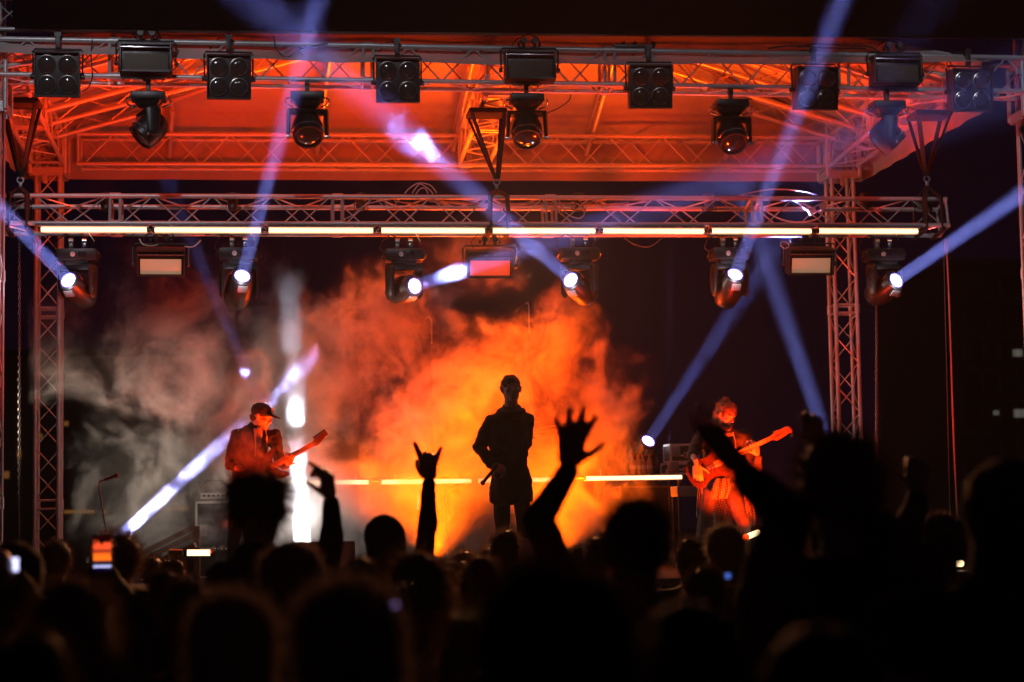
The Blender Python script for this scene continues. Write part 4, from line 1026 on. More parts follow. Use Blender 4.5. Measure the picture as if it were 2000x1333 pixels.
drape([(at(1398, 934, Y - .17), at(1424, 936, Y - .17)), (at(1392, 950, Y - .20), at(1427, 950, Y - .20)), (at(1389, 965, Y - .20), at(1424, 964, Y - .21)), (at(1387, 977, Y - .20), at(1420, 974, Y - .20))], .008)
drape([(at(1362, 950, Y - .10), at(1372, 950, Y - .12)), (at(1361, 970, Y - .12), at(1371, 972, Y - .13)), (at(1360, 990, Y - .12), at(1368, 994, Y - .13)), (at(1360, 1010, Y - .11), at(1364, 1012, Y - .12))], .008)
drape([(at(1386, 975, Y + .12), at(1432, 975, Y + .12)), (at(1390, 1000, Y + .13), at(1430, 1000, Y + .13)), (at(1394, 1030, Y + .13), at(1432, 1026, Y + .13))], .008)
drape([(at(1452, 968, Y - .06), at(1464, 968, Y - .02)), (at(1456, 990, Y - .10), at(1474, 992, Y - .02)), (at(1460, 1010, Y - .14), at(1477, 1014, Y - .04)), (at(1462, 1034, Y - .14), at(1474, 1026, Y - .04))], .008)
guitar('bass_guitar', 'dark bass guitar with an orange lit neck and headstock held by the bass player', at(1378, 917, Y - .25), at(1506, 856, Y - .36), at(1546, 842, Y - .38), Vector((.12, -1, .12)), .88,
       mat('bass_varnish', (.05, .022, .018), .25, 0, .6, 40, coat=.6), mat('bass_maple', (.50, .36, .25), .4, 0, .2, 20), bass=True)

# ---------------------------------------------------------------- the audience
def raise_arm(n, el, wr):  # elbow and wrist given as picture point and distance
    def f(J):
        e, w = at(*el), at(*wr); sh = J['sh' + n]; J['el' + n] = e; J['wr' + n] = w
        J['sh' + n] = sh + Vector((0, 0, .05))
    return f
def two(f, g):
    def h(J): f(J); g(J)
    return h
crowd(110, 1054, 11.0, 'short-haired head in front of the foot of the left rear tower', 'short')
crowd(30, 1062, 7.0, 'head at the left edge holding up a small lit phone', 'hood', joints=raise_arm('R', (62, 1190, 6.9), (30, 1135, 6.75)))
crowd(236, 1046, 9.6, 'person with wind-blown hair filming with a bright phone', 'fluffy', HAIRB, joints=two(raise_arm('L', (170, 1165, 9.3), (190, 1118, 9.1)), raise_arm('R', (238, 1165, 9.3), (212, 1122, 9.1))),
      hands=dict(L=dict(fwd=(.25, 0, 1), nrm=(-.6, .8, 0), side=1, curls=(.6, .6, .6, .6)), R=dict(fwd=(-.25, 0, 1), nrm=(.6, .8, 0), side=-1, curls=(.6, .6, .6, .6))))
crowd(296, 1083, 13.0, 'small dark head just right of the person filming', 'short')
crowd(338, 1088, 11.8, 'small dark head below the left floor tube', 'short')
crowd(328, 1114, 8.2, 'rounded dark head below the two small heads at the left', 'short')
crowd(140, 1130, 5.2, 'large long-haired head in the lower left, edge lit', 'long', HAIRB, n=3000)
crowd(248, 1172, 6.4, 'dark hooded figure between the long-haired head and the middle left heads', 'hood')
crowd(372, 1132, 5.9, 'dark head under the left floor tube, fur hood behind it', 'short')
crowd(450, 1168, 4.5, 'large red rimmed head below the bushy-haired silhouette', 'furhood', C_FUR, n=3000)
crowd(568, 1066, 6.4, 'warm edged head right of the bushy-haired silhouette', 'furhood', C_FUR)
crowd(690, 1148, 3.8, 'large fair-haired head at the lower middle left with glowing hair outline', 'furhood', C_FUR, n=4500)
crowd(752, 1010, 9.8, 'hooded head standing above the crowd left of the horns sign', 'hood')
crowd(820, 1078, 6.9, 'long-haired head right below the horns sign', 'long', HAIRB, n=2500)
crowd(876, 1092, 10.6, 'person making the horns sign with the left arm straight up', 'short', joints=raise_arm('L', (836, 1020, 10.55), (838, 945, 10.5)),
      hands=dict(L=dict(fwd=(0, 0, 1), nrm=(0, -1, .1), side=-1, curls=(.0, .9, .9, .0), thumb=1.2, spread=.42, k=1.25, ft=1.75)))
crowd(984, 1033, 11.0, 'head right in front of the singer\'s legs', 'short', HAIRB)
crowd(906, 1070, 12.6, 'small head left of the singer\'s legs', 'short', HAIRB)
crowd(956, 1066, 11.8, 'small head just below the one before the singer', 'short', HAIRB)
crowd(938, 1088, 8.6, 'mid-sized head with lit edge below the singer', 'long', HAIRB)
crowd(1240, 974, 5.2, 'tall dark head right of the big raised hand', 'short')
crowd(1166, 1046, 11.5, 'small head close left of the tall dark head', 'short')
crowd(1120, 1070, 13.5, 'tiny head in the gap right of the raised arm', 'bun')
crowd(1090, 1092, 2.15, 'huge blurred head in the bottom centre, nearest to the camera', 'short', n=2500)
crowd(1344, 1050, 10.6, 'small dark head left of the bass player\'s legs', 'short')
crowd(1416, 1030, 10.2, 'round head in front of the bass player\'s legs, rim lit gold', 'furhood', C_FUR)
crowd(702, 1088, 8.8, 'person pointing up with a bent hand, arm left of the hooded head', 'short', joints=raise_arm('L', (648, 1058, 8.75), (647, 985, 8.7)),
      hands=dict(L=dict(fwd=(-.15, -.1, 1), nrm=(.6, -.5, .3), side=-1, curls=(.25, .7, .75, .75), thumb=.1, k=1.2, ft=1.3)))
def lift(J):
    for q in ('shL', 'shR', 'elL', 'elR', 'wrL', 'wrR'): J[q] = Vector((J['neck'].x + (J[q].x - J['neck'].x) * .66, J[q].y, J[q].z + .02))
    J['neck'] = J['neck'] + Vector((0, 0, .05))
crowd(505, 934, 7.6, 'bushy-haired person standing above the crowd in front of the guitarist', 'furhat', fat=1.05, joints=lift)
crowd(1046, 1100, 7.0, 'person with the big open hand thrown up right of the singer', 'short', joints=raise_arm('R', (1050, 1012, 6.9), (1108, 925, 6.8)),
      hands=dict(R=dict(fwd=(.15, -.05, 1), nrm=(0, -1, 0), side=1, curls=(.0, .02, .04, .08), thumb=-.1, spread=.42, k=1.2, ft=1.5)), fat=1.15)
crowd(1640, 872, 5.2, 'very tall dark figure at the right reaching an arm across the bass player', 'bushy', fat=1.12, joints=two(raise_arm('L', (1540, 1010, 5.15), (1462, 935, 5.1)), raise_arm('R', (1716, 1040, 5.1), (1740, 1140, 5.0))),
      hands=dict(L=dict(fwd=(-.62, 0, .78), nrm=(-.9, -.3, 0), side=-1, curls=(.15, .2, .25, .3))))
crowd(1700, 1080, 8.0, 'person behind the very tall figure with one hand up by the tower', 'short', joints=raise_arm('L', (1604, 985, 7.9), (1596, 880, 7.8)),
      hands=dict(L=dict(fwd=(-.1, 0, 1), nrm=(0, -1, 0), side=-1, curls=(.5, .5, .6, .6))))
crowd(1960, 905, 4.8, 'tall dark figure cut by the right edge of the picture', 'hood', fat=1.2)
crowd(1838, 1000, 7.4, 'dark person left of the figure at the right edge, fist raised', 'short', joints=raise_arm('L', (1772, 1040, 7.3), (1790, 975, 7.2)),
      hands=dict(L=dict(fwd=(.1, 0, 1), nrm=(0, -1, 0), side=-1, curls=(.8, .85, .85, .85))))
crowd(1500, 1118, 5.4, 'dark head below the bass player\'s right foot', 'hood')
crowd(1375, 1105, 7.5, 'dark head between the tall head and the gold rimmed one', 'short')
crowd(1760, 1150, 4.4, 'dark head at the lower right, below the very tall figure\'s shoulder', 'short')
crowd(1900, 1120, 6.2, 'low dark head at the far right', 'short')
crowd(930, 1185, 5.0, 'dark head with reddish edge below the singer, lower middle', 'long', HAIRB)
crowd(55, 1230, 3.6, 'big dark head in the bottom left corner', 'short')
crowd(1330, 1190, 3.4, 'big dark head at the bottom, right of centre', 'hood')
crowd(1600, 1230, 3.0, 'big dark shape at the bottom right', 'hood')

# phones
def phone(c, d, lab, up=(0, 0, 1), screen=None, sz=(.075, .15)):
    rt = empty('phone', c, lab, 'phone'); Rm = basis(Vector(d), up); m = MB(); m.box(c, (sz[0], .009, sz[1]), Rm, .003); m.build('case', BLKP, rt)
    m = MB(); m.box(Vector(c) + Rm @ Vector((0, .0052, 0)), (sz[0] * .92, .002, sz[1] * .9), Rm); m.build('screen', screen, rt); return rt
sm_ = bpy.data.materials.new('phone_screen'); sm_.use_nodes = True; t = sm_.node_tree; b = t.nodes['Principled BSDF']; b.inputs['Base Color'].default_value = (0, 0, 0, 1); b.inputs['Roughness'].default_value = .1
tc = t.nodes.new('ShaderNodeTexCoord'); sp = t.nodes.new('ShaderNodeSeparateXYZ'); cr = t.nodes.new('ShaderNodeValToRGB'); t.links.new(tc.outputs['Generated'], sp.inputs[0]); t.links.new(sp.outputs[2], cr.inputs[0])
e = cr.color_ramp.elements; e[0].position = 0; e[0].color = (.0, .0, .02, 1); e[1].position = 1; e[1].color = (.02, .004, .0, 1); cr.color_ramp.interpolation = 'CONSTANT'
for p_, c_2 in ((.10, (.5, .5, .9, 1)), (.17, (.02, .01, .02, 1)), (.30, (1, .16, .01, 1)), (.50, (.5, .05, .01, 1)), (.58, (.05, .01, .01, 1)), (.62, (.9, .08, .02, 1)), (.82, (.3, .03, .01, 1)), (.9, (.02, 0, 0, 1))):
    q_ = e.new(p_); q_.color = c_2
t.links.new(cr.outputs[0], b.inputs['Emission Color']); b.inputs['Emission Strength'].default_value = 1.3
phone(at(200, 1082, 9.05), (0, -1, 0), 'phone held up at the left, its screen showing the orange stage', screen=sm_, sz=(.085, .17))
ps = mat('phone_glow', (.1, .1, .2), .2, 0, 0, emis=(.6, .6, 1), estr=2.2)
phone(at(22, 1104, 6.7), (.1, -1, .3), 'small bright phone at the left edge of the crowd', screen=ps, sz=(.05, .05))
pl = mat('phone_lamp', (.5, .4, .7), .2, 0, 0, emis=(.5, .35, .9), estr=2.0)
rt = empty('phone', at(772, 1182, 4.2), 'phone held up beside the large fair-haired head with its lamp glowing violet', 'phone'); m = MB(); cc = at(772, 1182, 4.2); m.box(cc + Vector((0, .006, -.03)), (.07, .009, .14), None, .003); m.build('case', BLKP, rt)
m = MB(); m.disc(cc, (0, -1, 0), [(.0065, 0), (.0065, .003), (0, .004)], 16); m.build('lamp', pl, rt)
pb_ = mat('phone_blue', (.05, .1, .3), .2, 0, 0, emis=(.05, .12, .5), estr=1.2)
phone(at(1421, 1125, 7.0), (0, -1, 0), 'phone with a faint blue screen below the gold rimmed head', screen=pb_, sz=(.02, .02))

# ---------------------------------------------------------------- table, bottles, cases, stands
YT = 20.0
ta, tb = at(556, 950, YT + .05), at(1340, 938, YT + .05); zt = at(950, 934, YT).z
rt = empty('stage_table', ((ta.x + tb.x) / 2, YT + .35, STAGE_Z), 'long black table across the back of the stage with light tubes on its front edge', 'table')
m = MB(); m.box(((ta.x + tb.x) / 2, YT + .38, zt + .0), (tb.x - ta.x, .66, .03), bev=.004); m.build('table_top', BLK, rt)
for i in range(6):
    for yy in (.12, .64):
        m = MB(); X = ta.x + .06 + (tb.x - ta.x - .12) * i / 5; m.tube((X, YT + yy, STAGE_Z), (X, YT + yy, zt - .015), .016, 8); m.build('leg', BLK, rt)
for i, (xa, xb, ya, yb) in enumerate([(556, 724, 943, 942), (731, 738, 941.5, 941.5), (741, 925, 942, 939.5), (929, 1118, 939, 936.5), (1140, 1336, 935, 932)]):
    if i == 1: continue
    led_tube(at(xa, ya, YT - .02), at(xb, yb, YT - .02), ['glowing tube on the back table at the guitarist\'s hand', '', 'glowing tube on the back table behind the horns sign', 'glowing tube on the back table behind the singer', 'glowing tube on the right end of the back table, below the bottles'][i],
             'light tubes along the back table', TUBE2, .018)
# bottles
PET = mat('bottle_plastic', (.45, .30, .28), .15, 0, .1, transl=.5); CAP = mat('bottle_cap', (.5, .08, .05), .4); LABL = mat('bottle_label', (.5, .48, .5), .6, 0, .3, 60)
def bottle():
    rt = empty('water_bottle', (0, 0, 0))
    m = MB(); m.disc((0, 0, 0), (0, 0, 1), [(0, 0), (.028, 0), (.032, .006), (.032, .10), (.030, .115), (.032, .125), (.022, .155), (.012, .17), (.012, .18)], 16); m.build('bottle', PET, rt)
    m = MB(); m.disc((0, 0, .055), (0, 0, 1), [(.0325, 0), (.0327, .04)], 16); m.build('label', LABL, rt)
    m = MB(); m.disc((0, 0, .178), (0, 0, 1), [(.0145, 0), (.0145, .018), (.009, .026), (0, .028)], 12); m.build('cap', CAP, rt); return rt
bt = bottle()
for i, (px, py, lab) in enumerate([(1236, 925, 'leftmost water bottle on the table by the flight case'), (1247, 924, 'second water bottle from the left on the back table'),
                                   (1255.5, 923, 'third water bottle from the left, half behind the second'), (1269, 922, 'water bottle standing apart at the right of the four')]):
    o = bt if i == 0 else dup(bt); c = at(px, py, YT + .18 + .05 * (i == 2)); o.location = (c.x, c.y, zt + .016); tag(o, lab, 'bottle', 'water bottles on the back table')
c = at(1330, 930, YT + .35)
flight_case((c.x, YT + .37, zt + .016), (.34, .40, .115), 'shallow silver edged flight case on the right end of the back table')
flight_case((c.x + .01, YT + .37, zt + .134), (.30, .36, .19), 'upper silver edged flight case with a big butterfly latch behind the bass player')
c = at(1345, 960, YT - .35)
rt = empty('keyboard_stand', (c.x, c.y, STAGE_Z), 'small equipment shelf with grey metal top left of the bass player', 'shelf')
m = MB(); m.box(c, (.30, .35, .10), bev=.006); m.build('shelf_box', GREY, rt)
for sx in (-1, 1):
    for sy in (-1, 1): m = MB(); m.tube((c.x + sx * .13, c.y + sy * .15, STAGE_Z), (c.x + sx * .13, c.y + sy * .15, c.z - .05), .012, 8); m.build('leg', BLK, rt)
# amplifier on a case at the left
c = at(418, 965, 19.6)
rt = empty('amplifier', (c.x, c.y, c.z - .1), 'orange lit amplifier head stacked on a case left of the guitarist', 'amplifier')
m = MB(); m.box(c + UP * .02, (.29, .3, .17), bev=.01); m.build('housing', mat('amp_vinyl', (.10, .09, .09), .7, 0, .3, 40, .2, 200), rt)
m = MB(); m.box(c + Vector((.0, -.155, -.02)), (.25, .012, .055)); m.build('control_panel', ALU, rt)
for i in range(5): m = MB(); m.disc(c + Vector((-.09 + i * .045, -.162, -.02)), (0, -1, 0), [(.012, 0), (.010, .012), (0, .013)], 10); m.build('knob', BLKP, rt)
m = MB(); m.path([c + Vector((-.09, 0, .10)), c + Vector((-.07, 0, .125)), c + Vector((.07, 0, .125)), c + Vector((.09, 0, .10))], .008, 6); m.build('handle', BLK, rt)
flight_case((c.x, c.y, STAGE_Z), (.34, .42, c.z - .075 - STAGE_Z), 'tall case under the amplifier head left of the guitarist')
# stands
def mic_stand(px, y0_, y1_, Y, lab, boom):
    b0 = at(px, y0_, Y); rt = empty('microphone_stand', (b0.x, Y, STAGE_Z), lab, 'microphone stand')
    m = MB()
    for k_ in range(3):
        a_ = R(90 + 120 * k_); m.tube((b0.x, Y, STAGE_Z + .1), (b0.x + .26 * math.cos(a_), Y + .26 * math.sin(a_), STAGE_Z + .015), .008, 6)
    m.build('tripod_base', BLK, rt)
    pts = [at(*p, Y) for p in boom]; m = MB(); m.tube((b0.x, Y, STAGE_Z + .09), pts[0], .010, 8); m.build('pole', BLK, rt)
    m = MB(); m.path(pts, .009, 8); m.build('boom', GREY, rt)
    d = (pts[-1] - pts[-2]).normalized(); m = MB(); m.tube(pts[-1], pts[-1] + d * .09, .011, 10, .013); m.hull([(pts[-1] + d * .11, .021)]); m.build('microphone', BLKP, rt)
    m = MB(); m.hull([(pts[0], .02)]); m.build('clutch', CHROME, rt)
    return rt
mic_stand(208, 1040, 1000, 17.7, 'tall bent microphone stand at the left of the stage', [(208, 1040), (200, 995), (193, 950), (195, 940), (204, 937)])
STD = mat('painted_stand', (.5, .3, .2), .5)
mic_stand(843, 900, 660, 21.4, 'overhead microphone stand showing red through the smoke, left of the singer', [(843, 670), (843, 628), (838, 618), (830, 624)])
mic_stand(1034, 900, 660, 21.4, 'overhead microphone stand showing red through the smoke, above the singer', [(1034, 650), (1033, 600), (1031, 590), (1026, 594)])
# drum kit deep in the smoke
cx = at(960, 900, 20.75)
rt = empty('drum_kit', (cx.x, 20.9, STAGE_Z), 'drum kit faintly showing through the orange smoke behind the singer', 'drum kit')
DR = mat('drum_shell', (.20, .05, .03), .3, 0, .3); SKN = mat('drum_skin', (.04, .03, .03), .6); BR = mat('cymbal_brass', (.6, .42, .15), .3, .9, .2)
for (dx, dy, dz, r_, h_, nn) in ((0, -.1, .30, .28, .42, (0, -1, 0)), (-.28, .1, .72, .15, .2, (0, -.3, 1)), (.28, .1, .72, .16, .22, (0, -.3, 1)), (.6, .2, .35, .2, .4, (0, 0, 1)), (-.62, .2, .55, .17, .14, (0, 0, 1))):
    c = Vector((cx.x + dx, 20.95 + dy, STAGE_Z + dz)); m = MB(); m.disc(c, nn, [(0, -h_ / 2), (r_, -h_ / 2), (r_, h_ / 2), (r_ * .97, h_ / 2)], 28); d_ = m.build('drum', DR, rt)
    m = MB(); m.disc(c, nn, [(r_ * .97, h_ / 2 - .004), (0, h_ / 2 - .003)], 28); m.build('drum_skin', SKN, d_)
for (dx, dz) in ((-.75, 1.30), (.7, 1.45), (.35, 1.55)):
    c = Vector((cx.x + dx, 21.1, STAGE_Z + dz)); m = MB(); m.disc(c, (.15 * (1 if dx < 0 else -1), -.3, 1), [(0, .03), (.03, .025), (.05, .005), (.22, -.008), (.22, -.010), (.05, .002)], 32); m.build('cymbal', BR, rt)
    m = MB(); m.tube(c, (c.x, c.y, STAGE_Z), .010, 8); m.build('cymbal_stand', CHROME, rt)
# wooden ramp at the left and monitor wedge
pA, pB, pC = at(255, 1100, 18.9), at(384, 1062, 18.9), at(384, 1028, 18.9)
rt = empty('loading_ramp', (pA.x, 18.9, STAGE_Z), 'sloping timber ramp with two side rails at the left of the stage', 'ramp'); WD = mat('ramp_timber', (.30, .18, .12), .7, 0, .35, 5, .3, 30)
for k_, (u, v) in enumerate((((258, 1090), (378, 1030)), ((258, 1104), (378, 1046)), ((262, 1118), (384, 1064)))):
    a_, b_ = at(*u, 18.9), at(*v, 18.9); dd = b_ - a_; a_.z = max(a_.z, STAGE_Z + .03); m = MB(); m.box((a_ + b_) / 2, (dd.length, .05 if k_ < 2 else .9, .045), Matrix.Rotation(-math.atan2(b_.z - a_.z, b_.x - a_.x), 3, 'Y'), .004); m.build('rail' if k_ < 2 else 'ramp_board', WD, rt)
m = MB(); m.box((pB.x, 18.92, (pC.z + STAGE_Z) / 2), (.06, .06, pC.z - STAGE_Z)); m.build('post', WD, rt)
def wedge(px, py, Y, lab):
    c = at(px, py, Y); c.z = STAGE_Z; rt = empty('stage_monitor', c, lab, 'stage monitor', 'stage monitors along the front of the deck'); m = MB(); w = .27
    v = [(-w, -.17, 0), (-w, .22, 0), (-w, .20, .30), (-w, .02, .36), (-w, -.17, .10)]
    m.poly([c + Vector(q_) for q_ in v], 2 * w, (1, 0, 0)); bmesh.ops.bevel(m.bm, geom=m.bm.edges[:], offset=.008, segments=2, affect='EDGES'); m.build('cabinet', mat('speaker_paint', (.06, .055, .05), .6, 0, .3, 30, .2, 150), rt)
    m = MB(); nrm = Vector((0, -.26, .19)).normalized(); m.box(c + Vector((0, -.078, .232)) , (.46, .27, .01), Matrix((Vector((1, 0, 0)), nrm.cross(Vector((1, 0, 0))), nrm)).transposed()); m.build('grille', mat('speaker_grille', (.05, .05, .05), .5, .3, .3, 200, .4, 400), rt)
wedge(632, 1125, 17.15, 'black wedge monitor at the deck edge by the white column of light')
wedge(1035, 1130, 17.05, 'black wedge monitor at the singer\'s feet')
# floor tubes at the deck edge
led_tube(at(360, 1080, 17.3), at(416, 1080, 17.3), 'short pale light tube on the deck edge at the left', 'light tubes on the stage floor', TUBE2, .026, False)
m = MB(); q1, q2 = at(330, 1080, 17.32), at(357, 1080, 17.32); rt = empty('tube_holder', q1, 'golden tube holder beside the left floor tube', 'holder'); m.tube(q1, q2, .032, 12); m.build('sleeve', BR, rt)
m = MB(); m.box(((q1 + q2) / 2).xy.to_3d() + Vector((0, 0, (q1.z + STAGE_Z) / 2)), (.03, .03, max(.02, q1.z - STAGE_Z - .03))); m.build('foot', BLK, rt)
led_tube(at(1456, 1050, 17.5), at(1482, 1040, 17.9), 'short floor tube glowing gold behind the rim lit head, right of centre', 'light tubes on the stage floor', TUBE2, .026, False)
led_tube(at(1849, 1101, 17.2), at(1880, 1101, 17.4), 'floor tube glowing at the far right end of the deck', 'light tubes on the stage floor', TUBE2, .03, False)
c = at(1838, 1060, 17.6)
rt = empty('guitar_stand', (c.x, c.y, STAGE_Z), 'folding stand lit orange near the far right floor tube', 'stand')
for (u, v) in (((1850, 1012), (1834, 1060)), ((1850, 1012), (1852, 1092))):
    m = MB(); m.tube(at(*u, 17.6), at(*v, 17.6), .013, 8); m.build('leg', STD, rt)
m = MB(); m.tube(at(1838, 1058, 17.6), at(1852, 1058, 17.7), .01, 6); m.build('brace', STD, rt)

# ---------------------------------------------------------------- far buildings with a few lit windows
WARM = mat('window_warm', (.2, .15, .1), .3, 0, 0, emis=(1, .40, .08), estr=.12); COOL = mat('window_cool', (.2, .2, .2), .3, 0, 0, emis=(.8, .75, .62), estr=.12)
DARKW = mat('window_dark', (.02, .02, .025), .1); WALLB = mat('night_facade', (.16, .14, .14), .9, 0, .2, .3, .1, 3)
def block(name, lab, pxa, pxb, ytop, Y, wins, dep=14):
    a_, b_ = at(pxa, ytop, Y), at(pxb, ytop, Y); rt = empty(name, ((a_.x + b_.x) / 2, Y + dep / 2, 0), lab, 'building'); z = a_.z
    m = MB(); m.box(((a_.x + b_.x) / 2, Y + dep / 2, z / 2), (b_.x - a_.x, dep, z)); m.build('wall', WALLB, rt)
    m = MB(); m.box(((a_.x + b_.x) / 2, Y + dep / 2, z + .15), (b_.x - a_.x + .6, dep + .6, .3)); m.build('roof', BLK, rt)
    for (px, py, w, h, mt_) in wins:
        c = at(px, py, Y); m = MB(); m.box((c.x, Y - .03, c.z), (w + .16, .10, h + .16)); f = m.build('window', WALLB, rt)
        m = MB(); m.box((c.x, Y - .09, c.z), (w, .04, h)); m.build('pane', mt_, f)
rnd = random.Random(9); wr_ = []
for i in range(7):
    for j in range(7): wr_.append((1900 + i * 34 + rnd.random() * 2, 560 + j * 62, .8, 1.0, DARKW))
wr_ += [(1986, 690, .5, .35, COOL), (1990, 808, .6, .4, COOL), (1944, 807, .3, .22, COOL)]
block('apartment_building', 'dark apartment block with a few lit windows behind the right side', 1872, 2200, 520, 95, wr_)
wl = [(x_, 1000, .22 + .15 * ((i * 7) % 3 == 0), .14, WARM) for i, x_ in enumerate((132, 146, 158, 172, 180, 204))] + [(x_, 994, .3, .14, WARM) for x_ in (285, 298, 312, 326, 340, 352, 362)] + \
     [(403, 733, .12, .16, WARM), (129, 828, .22, .2, WARM), (80, 853, .14, .22, WARM), (38, 888, .18, .3, WARM), (13, 928, .22, .3, WARM)]
block('long_building', 'long dark building far behind the left side with a row of small orange windows', -300, 700, 700, 88, wl)
# ---------------------------------------------------------------- rig wash lamps and added fill lamps that are not beams
ORG = (1, .032, .001)
spot(Vector((XC - 2.7, 17.25, 1.55)), (0, .25, 1), 240, ORG, 118, .05, .5, 'wash_lamp')
spot(Vector((XC + 1.9, 17.25, 1.55)), (.35, .30, 1), 500, ORG, 118, .05, .5, 'wash_lamp')
for px, Yl, pw in ((800, 21.1, 4200), (950, 21.1, 6500), (1120, 21.1, 4500), (850, 19.55, 600), (1090, 19.55, 700)):
    q = at(px, 1065, Yl); q.z = STAGE_Z + .15; spot(q, (0, -.85 if Yl > 20 else .05, 1), pw, (1, .098, .0003), 84, .2, .7, 'wash_lamp')
sl = at(-420, 960, 19.0); spot(sl, (1, .10, .10), 800, (1, .78, .60), 40, .2, .7, 'added_side_lamp')  # pair of side lamps added out of view to whiten the left smoke
sl = at(-380, 800, 18.4); spot(sl, (1, .16, -.02), 420, (1, .72, .52), 38, .2, .7, 'added_side_lamp')
point(at(590, 1000, 19.3), 22, (1, .86, .8), .12, 'added_spill_lamp')  # added point lamp, stands in for scattered white light
g1 = at(790, 1120, 17.1); spot(g1, at(495, 870, 17.9) - g1, 1150, (1, .05, .002), 34, .05, .6, 'wash_lamp')
g2 = at(1590, 1110, 16.85); spot(g2, at(1415, 890, 18.0) - g2, 1100, (1, .045, .002), 40, .05, .6, 'wash_lamp')
for (px, pw, an) in ((230, 520, 22), (760, 300, 22), (1330, 190, 26), (1880, 300, 20)):
    q = at(px, 150, YF); o_ = Vector((q.x - .8, 10.5, 8.6)); spot(o_, q - o_, pw, (.93, .90, 1), an, .15, .7, 'added_front_lamp')  # lamps added above the frame to brighten the front truss
spot(Vector((XC, 17.0, 4.2)), (0, -1, -.36), 2500, (1, .36, .14), 95, .3, .6, 'added_crowd_lamp')  # lamp added to rim the heads of the crowd
for px, pw in ((820, 600), (930, 1100), (1075, 900)):
    q = at(px, 925, 20.3); spot(q, (0, -.75, .9), pw, (1, .064, .0003), 104, .12, .8, 'added_smoke_lamp')  # lamps added over the table to brighten the orange smoke
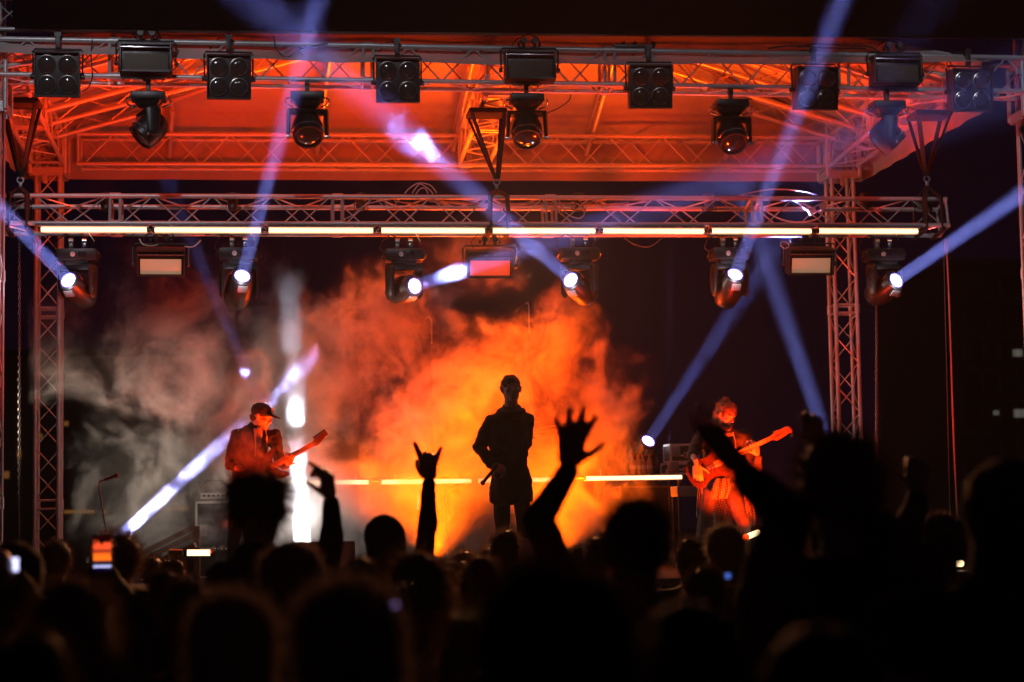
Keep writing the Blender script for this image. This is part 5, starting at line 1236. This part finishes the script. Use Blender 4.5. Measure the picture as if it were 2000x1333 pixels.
# ---------------------------------------------------------------- haze and smoke
def volmat(name, dens, aniso, col):
    m = bpy.data.materials.new(name); m.use_nodes = True; nt = m.node_tree; nt.nodes.clear()
    o = nt.nodes.new('ShaderNodeOutputMaterial'); v = nt.nodes.new('ShaderNodeVolumePrincipled'); nt.links.new(v.outputs[0], o.inputs['Volume'])
    v.inputs['Density'].default_value = dens; v.inputs['Anisotropy'].default_value = aniso; v.inputs['Color'].default_value = (*col, 1); return m
m = MB(); m.box((0, 72, 14), (240, 240, 30.3)); hz = m.build('haze', volmat('haze_air', .0007, .25, (.95, .95, .95))); tag(hz, kind='stuff')
def smoke(name, blobs, bounds, res, k_noise, seed=0.0, dens=1.0, lab=None, fs=1.0, soft=.42):
    g = bpy.data.node_groups.new(name, 'GeometryNodeTree'); g.interface.new_socket('Geometry', in_out='OUTPUT', socket_type='NodeSocketGeometry')
    N, L = g.nodes, g.links; out = N.new('NodeGroupOutput'); vc = N.new('GeometryNodeVolumeCube'); pos = N.new('GeometryNodeInputPosition')
    def inp(s, v):
        if isinstance(v, bpy.types.NodeSocket): L.new(v, s)
        else: s.default_value = v
    def mt(op, a, b=0.0, c=None, clamp=False):
        n = N.new('ShaderNodeMath'); n.operation = op; n.use_clamp = clamp; inp(n.inputs[0], a); inp(n.inputs[1], b)
        if c is not None: inp(n.inputs[2], c)
        return n.outputs[0]
    def vm(op, a, b=(0, 0, 0), sc=None):
        n = N.new('ShaderNodeVectorMath'); n.operation = op; inp(n.inputs[0], a); inp(n.inputs[1], b)
        if sc is not None: n.inputs['Scale'].default_value = sc
        return n
    def noi(vec, scale, det, rough=.6, dist=0.0, color=False):
        n = N.new('ShaderNodeTexNoise'); n.inputs['Scale'].default_value = scale; n.inputs['Detail'].default_value = det; n.inputs['Roughness'].default_value = rough; n.inputs['Distortion'].default_value = dist
        L.new(vec, n.inputs['Vector']); return n.outputs['Color' if color else 'Fac']
    lo, hi = bounds
    vc.inputs['Min'].default_value = lo; vc.inputs['Max'].default_value = hi
    for a_, r_ in zip('XYZ', res): vc.inputs['Resolution ' + a_].default_value = r_
    P0 = vm('ADD', pos.outputs[0], (seed, seed * 1.3, -seed)).outputs[0]
    # large swirl that bends the outlines
    w1 = vm('SCALE', vm('SUBTRACT', noi(P0, .9, 3, .55, 0, True), (.5, .5, .5)).outputs[0], sc=1.5).outputs[0]
    w2 = vm('SCALE', vm('SUBTRACT', noi(P0, 3.2, 3, .6, 0, True), (.5, .5, .5)).outputs[0], sc=.42).outputs[0]
    Pw = vm('ADD', vm('ADD', pos.outputs[0], w1).outputs[0], w2).outputs[0]
    tot = None
    for (c, r, wgt) in blobs:
        d = vm('DIVIDE', vm('SUBTRACT', Pw, tuple(c)).outputs[0], tuple(r)).outputs[0]
        ln = N.new('ShaderNodeVectorMath'); ln.operation = 'LENGTH'; L.new(d, ln.inputs[0])
        b_ = mt('MULTIPLY', mt('SUBTRACT', 1.0, ln.outputs['Value'], clamp=True), wgt)
        tot = b_ if tot is None else mt('MAXIMUM', tot, b_)
        P2 = vm('ADD', P0, vm('SCALE', w1, sc=.6).outputs[0]).outputs[0]
    f = noi(vm('MULTIPLY', P2, (1, .5, .8)).outputs[0], 2.1 * fs, 10, .68, 1.1)
    f2 = noi(vm('MULTIPLY', P2, (1, .45, .75)).outputs[0], 8.5 * fs, 6, .7, 1.8)
    ero = mt('ADD', mt('MULTIPLY', mt('SUBTRACT', f, .5), k_noise), mt('MULTIPLY', mt('SUBTRACT', f2, .5), k_noise * .42))
    dn = mt('ADD', tot, mt('SUBTRACT', ero, .16))
    mask = mt('MULTIPLY', tot, 6.0, clamp=True)
    soft_ = mt('MULTIPLY', mt('POWER', tot, 1.4), mt('MULTIPLY', f, soft))
    dn = mt('MULTIPLY', mt('ADD', mt('MULTIPLY', mt('MAXIMUM', dn, 0.0), mask), soft_), dens)
    L.new(dn, vc.inputs['Density'])
    sm = N.new('GeometryNodeSetMaterial'); L.new(vc.outputs[0], sm.inputs[0]); mm = volmat(name, 1.0, .15, (.93, .93, .93)); sm.inputs['Material'].default_value = mm; L.new(sm.outputs[0], out.inputs[0])
    me = bpy.data.meshes.new(name); me.materials.append(mm); ob = bpy.data.objects.new('smoke', me); COL.objects.link(ob)
    md = ob.modifiers.new('smoke', 'NODES'); md.node_group = g; tag(ob, lab, None, None, 'stuff'); return ob
def B(px, py, Y, r, w): return (at(px, py, Y), (r[0], r[1] * .62, r[2]), w)
blobs = [B(930, 920, 19.5, (1.75, .9, 1.5), 1.0), B(745, 630, 19.6, (.55, .5, .6), .75), B(1010, 700, 19.8, (1.0, .6, .75), .7), B(1180, 820, 19.4, (.55, .5, .95), .8), B(1130, 1000, 19.4, (.8, .6, .8), .9),
         B(600, 850, 19.5, (.75, .8, 1.6), .75), B(574, 790, 20.4, (.35, .6, .7), .8), B(566, 650, 21.0, (.42, .8, .6), .85), B(560, 560, 21.2, (.3, .6, .4), .8), B(515, 880, 17.35, (.7, .4, .6), .33), B(880, 530, 17.75, (.8, .4, .4), .19), B(300, 960, 19.4, (.9, .8, .8), .40), B(420, 850, 19.7, (.9, .8, .8), .36), B(660, 720, 19.3, (.8, .8, .8), .5), B(330, 650, 19.0, (1.6, .8, 1.0), .48), B(430, 530, 18.9, (.8, .5, .5), .42), B(500, 780, 18.4, (.8, .5, .6), .4),
         B(280, 1000, 18.9, (.9, .6, .6), .5), B(1095, 585, 19.0, (.35, .4, .4), .5), B(900, 500, 19.2, (.8, .5, .35), .4), B(650, 1000, 19.2, (1.3, .9, 1.1), .8)]
lo, hi = at(60, 440, 19), at(1300, 440, 20)
smoke('smoke', blobs, ((lo.x, 17.1, STAGE_Z + .02), (hi.x, 21.5, at(600, 440, 19.5).z)), (330, 150, 190), 3.2, 3.7, 3.8, 'thick orange and white stage smoke billowing behind the singer and guitarist')
pc = at(782, 262, 16.15)
smoke('smoke_puff', [(pc, (.34, .3, .36), .72), (pc + Vector((.14, .1, -.22)), (.2, .25, .34), .6)], ((pc.x - .45, pc.y - .35, pc.z - .5), (pc.x + .45, pc.y + .35, pc.z + .4)), (150, 90, 150), 5.5, 9.1, .065, fs=3.2, soft=.1, lab='small puff of smoke lit white by a beam in front of the roof')
